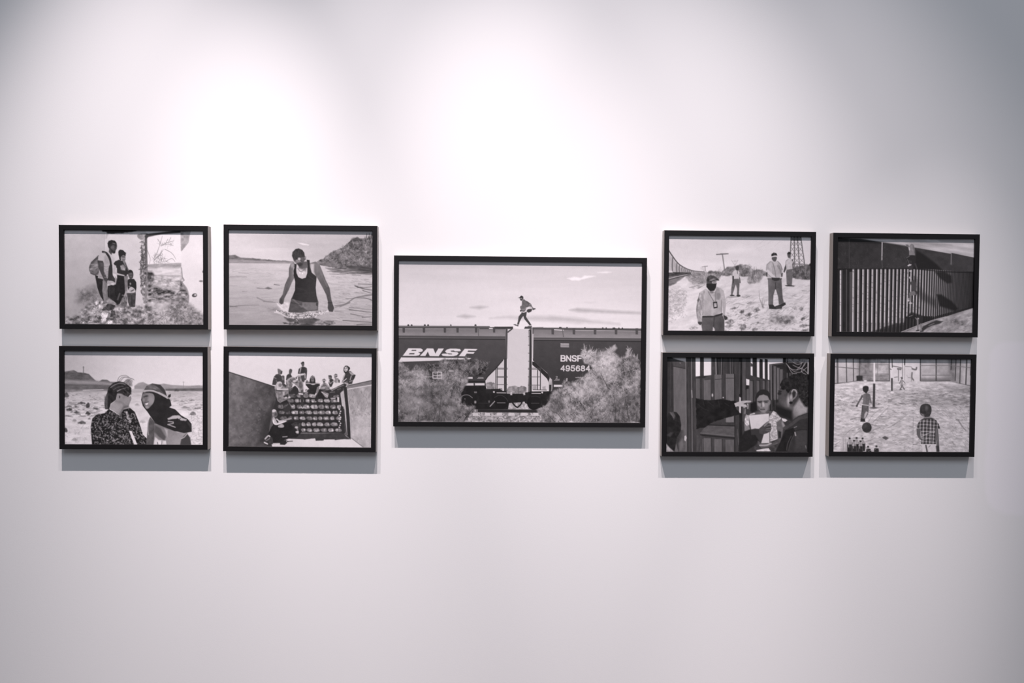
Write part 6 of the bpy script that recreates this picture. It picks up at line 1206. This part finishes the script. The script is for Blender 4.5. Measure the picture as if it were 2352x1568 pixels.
    # bottles
    for (x, y, h, w) in ((383, 1215, 170, 66), (473, 1210, 170, 64), (550, 1215, 150, 64), (440, 1245, 150, 60), (523, 1252, 140, 58), (620, 1322, 70, 50), (728, 1315, 70, 62), (640, 1360, 40, 50)):
        P([(x - 11, y), (x + 11, y), (x + 13, y + 26), (x + w / 2, y + 62), (x + w / 2, y + h + 20), (x - w / 2, y + h + 20), (x - w / 2, y + 62), (x - 13, y + 26)], T(150, 30, 16, seed=int(x)), op=0.85)
        P([(x - w / 2 + 3, y + h * .5), (x + w / 2 - 3, y + h * .5), (x + w / 2 - 3, y + h + 20), (x - w / 2 + 3, y + h + 20)], T(44, 16, 16, seed=int(x) + 1)); E(x, y + 6, 14, 11, 48); S([(x - w * .2, y + 50), (x - w * .2, y + h * .7)], 7, 205, op=0.8); S([(x + w / 2, y + 62), (x + w / 2, y + h)], 6, 60, op=0.7); S([(x - w / 2, y + 62), (x - w / 2, y + h)], 6, 60, op=0.7)
    P([(265, 1250), (280, 1200), (330, 1195), (345, 1240), (345, 1390), (262, 1390)], T(176, 20, 20, 60, seed=19), soft=10, op=0.7); S([(300, 1220), (300, 1380)], 7, 130, op=0.6); S([(330, 1230), (335, 1380)], 7, 140, op=0.6)
    return a.finish()

PRINT_GAIN = [0.93, 1.05, 0.79, 0.90, 0.88, 1.01, 1.05, 1.06, 1.04]

# ------------------------------------------------------------------ framed photographs
FACE = 0.0150      # width of the black frame face
RECESS = 0.0060    # print sits this far behind the face

def frame_mesh(name, w, h, parent):
    """mitred box moulding: outer side, front face with eased edges, inner lip, back"""
    e = 0.0009
    # profile points: (inset from the outer edge, y) going from the wall round the front to the back of the rebate
    prof = [(0.0, 0.0), (0.0, -DEPTH + e), (e, -DEPTH), (FACE - e * 0.6, -DEPTH), (FACE, -DEPTH + e * 0.6),
            (FACE, -DEPTH + RECESS + 0.003), (FACE, 0.0)]
    verts, faces = [], []
    corners = [(-1, -1), (1, -1), (1, 1), (-1, 1)]
    k = len(prof)
    for sx, sz in corners:
        for ins, y in prof:
            verts.append((sx * (w / 2 - ins), y, sz * (h / 2 - ins)))
    for c in range(4):
        d = (c + 1) % 4
        for i in range(k):
            j = (i + 1) % k
            faces.append((c * k + i, d * k + i, d * k + j, c * k + j))
    o = mesh_obj(name, verts, faces, MF, parent)
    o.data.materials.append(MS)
    for p in o.data.polygons:                      # flat outer sides take a lighter brown than the face
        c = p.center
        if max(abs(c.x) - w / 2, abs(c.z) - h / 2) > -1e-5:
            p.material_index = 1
    return o

def print_mesh(w, h, art, parent, gain, tint):
    pw, ph = w - 2 * FACE, h - 2 * FACE
    W, H = art.W, art.H
    gx, gz = np.meshgrid(np.linspace(-pw / 2, pw / 2, W), np.linspace(ph / 2, -ph / 2, H))
    co = np.stack([gx, np.full_like(gx, -DEPTH + RECESS), gz], -1).reshape(-1, 3).astype(np.float32)
    idx = np.arange(W * H).reshape(H, W)
    q = np.stack([idx[:-1, :-1], idx[1:, :-1], idx[1:, 1:], idx[:-1, 1:]], -1).reshape(-1, 4).astype(np.int32)
    me = bpy.data.meshes.new('print')
    me.vertices.add(W * H)
    me.vertices.foreach_set('co', co.ravel())
    me.loops.add(q.size)
    me.loops.foreach_set('vertex_index', q.ravel())
    me.polygons.add(len(q))
    me.polygons.foreach_set('loop_start', np.arange(0, q.size, 4, dtype=np.int32))
    me.update(calc_edges=True)
    lin = srgb2lin(art.A) * gain
    lin = np.clip(lin, 0.004, 0.86)
    colr = np.stack([lin * tint[0], lin * tint[1], lin * tint[2], np.ones_like(lin)], -1).astype(np.float32)
    at = me.color_attributes.new('ink', 'FLOAT_COLOR', 'POINT')
    at.data.foreach_set('color', colr.ravel())
    me.materials.append(MP)
    o = bpy.data.objects.new('print', me)
    COL.objects.link(o)
    o.parent = parent
    return o

def framed_photo(x, z, rolldeg, w, h, art, label, gain=0.92, tint=(1.0, 0.955, 0.968)):
    r = bpy.data.objects.new('framed_photograph', None)
    COL.objects.link(r)
    r.empty_display_size = 0.05
    r.location = (x, 0.0, EYE + z)
    r.rotation_euler = (0.0, -math.radians(rolldeg), 0.0)
    tag(r, label, 'picture', 'framed black and white photographs on the gallery wall')
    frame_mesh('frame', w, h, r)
    print_mesh(w, h, art, r, gain, tint)
    y1 = -DEPTH + RECESS + 0.001
    box_mesh('backing_board', (-w / 2 + FACE + 0.0002, y1, -h / 2 + FACE + 0.0002), (w / 2 - FACE - 0.0002, y1 + 0.003, h / 2 - FACE - 0.0002), MB, r)
    return r

G = PRINT_GAIN
framed_photo(-1.1073, 0.1335, 0.187, 0.4556, 0.3209, art_family(), 'framed photo of a man, woman and child standing in a ruined room', G[0])
framed_photo(-1.1088, -0.2407, -0.024, 0.4558, 0.3207, art_desert_pair(), 'framed photo of a floral-topped person and a hooded person on a desert plain', G[1])
framed_photo(-0.5938, 0.1375, 0.072, 0.4750, 0.3258, art_river(), 'framed photo of a man in a dark vest wading through a river', G[2])
framed_photo(-0.5950, -0.2429, -0.265, 0.4747, 0.3270, art_wagon(), 'framed photo of a group of people sitting on top of an open freight wagon', G[3])
framed_photo(0.0928, -0.0579, 0.005, 0.7941, 0.5354, art_train(), 'largest framed photo, a person striding across the gap between two freight wagons', G[4])
framed_photo(0.7850, 0.1322, -0.004, 0.4828, 0.3303, art_agents(), 'framed photo of four men in pale shirts and caps on sandy ground beside a train', G[5])
framed_photo(0.7848, -0.2521, 0.070, 0.4840, 0.3294, art_gate(), 'framed photo of a woman holding white paper while a hand points from a gate', G[6])
framed_photo(1.3171, 0.1315, -0.020, 0.4713, 0.3280, art_fence(), 'framed photo of people climbing a tall dark fence of vertical bars', G[7])
framed_photo(1.3145, -0.2510, -0.006, 0.4717, 0.3279, art_boys(), 'framed photo of two boys and a ball on sandy ground inside a fenced yard', G[8])
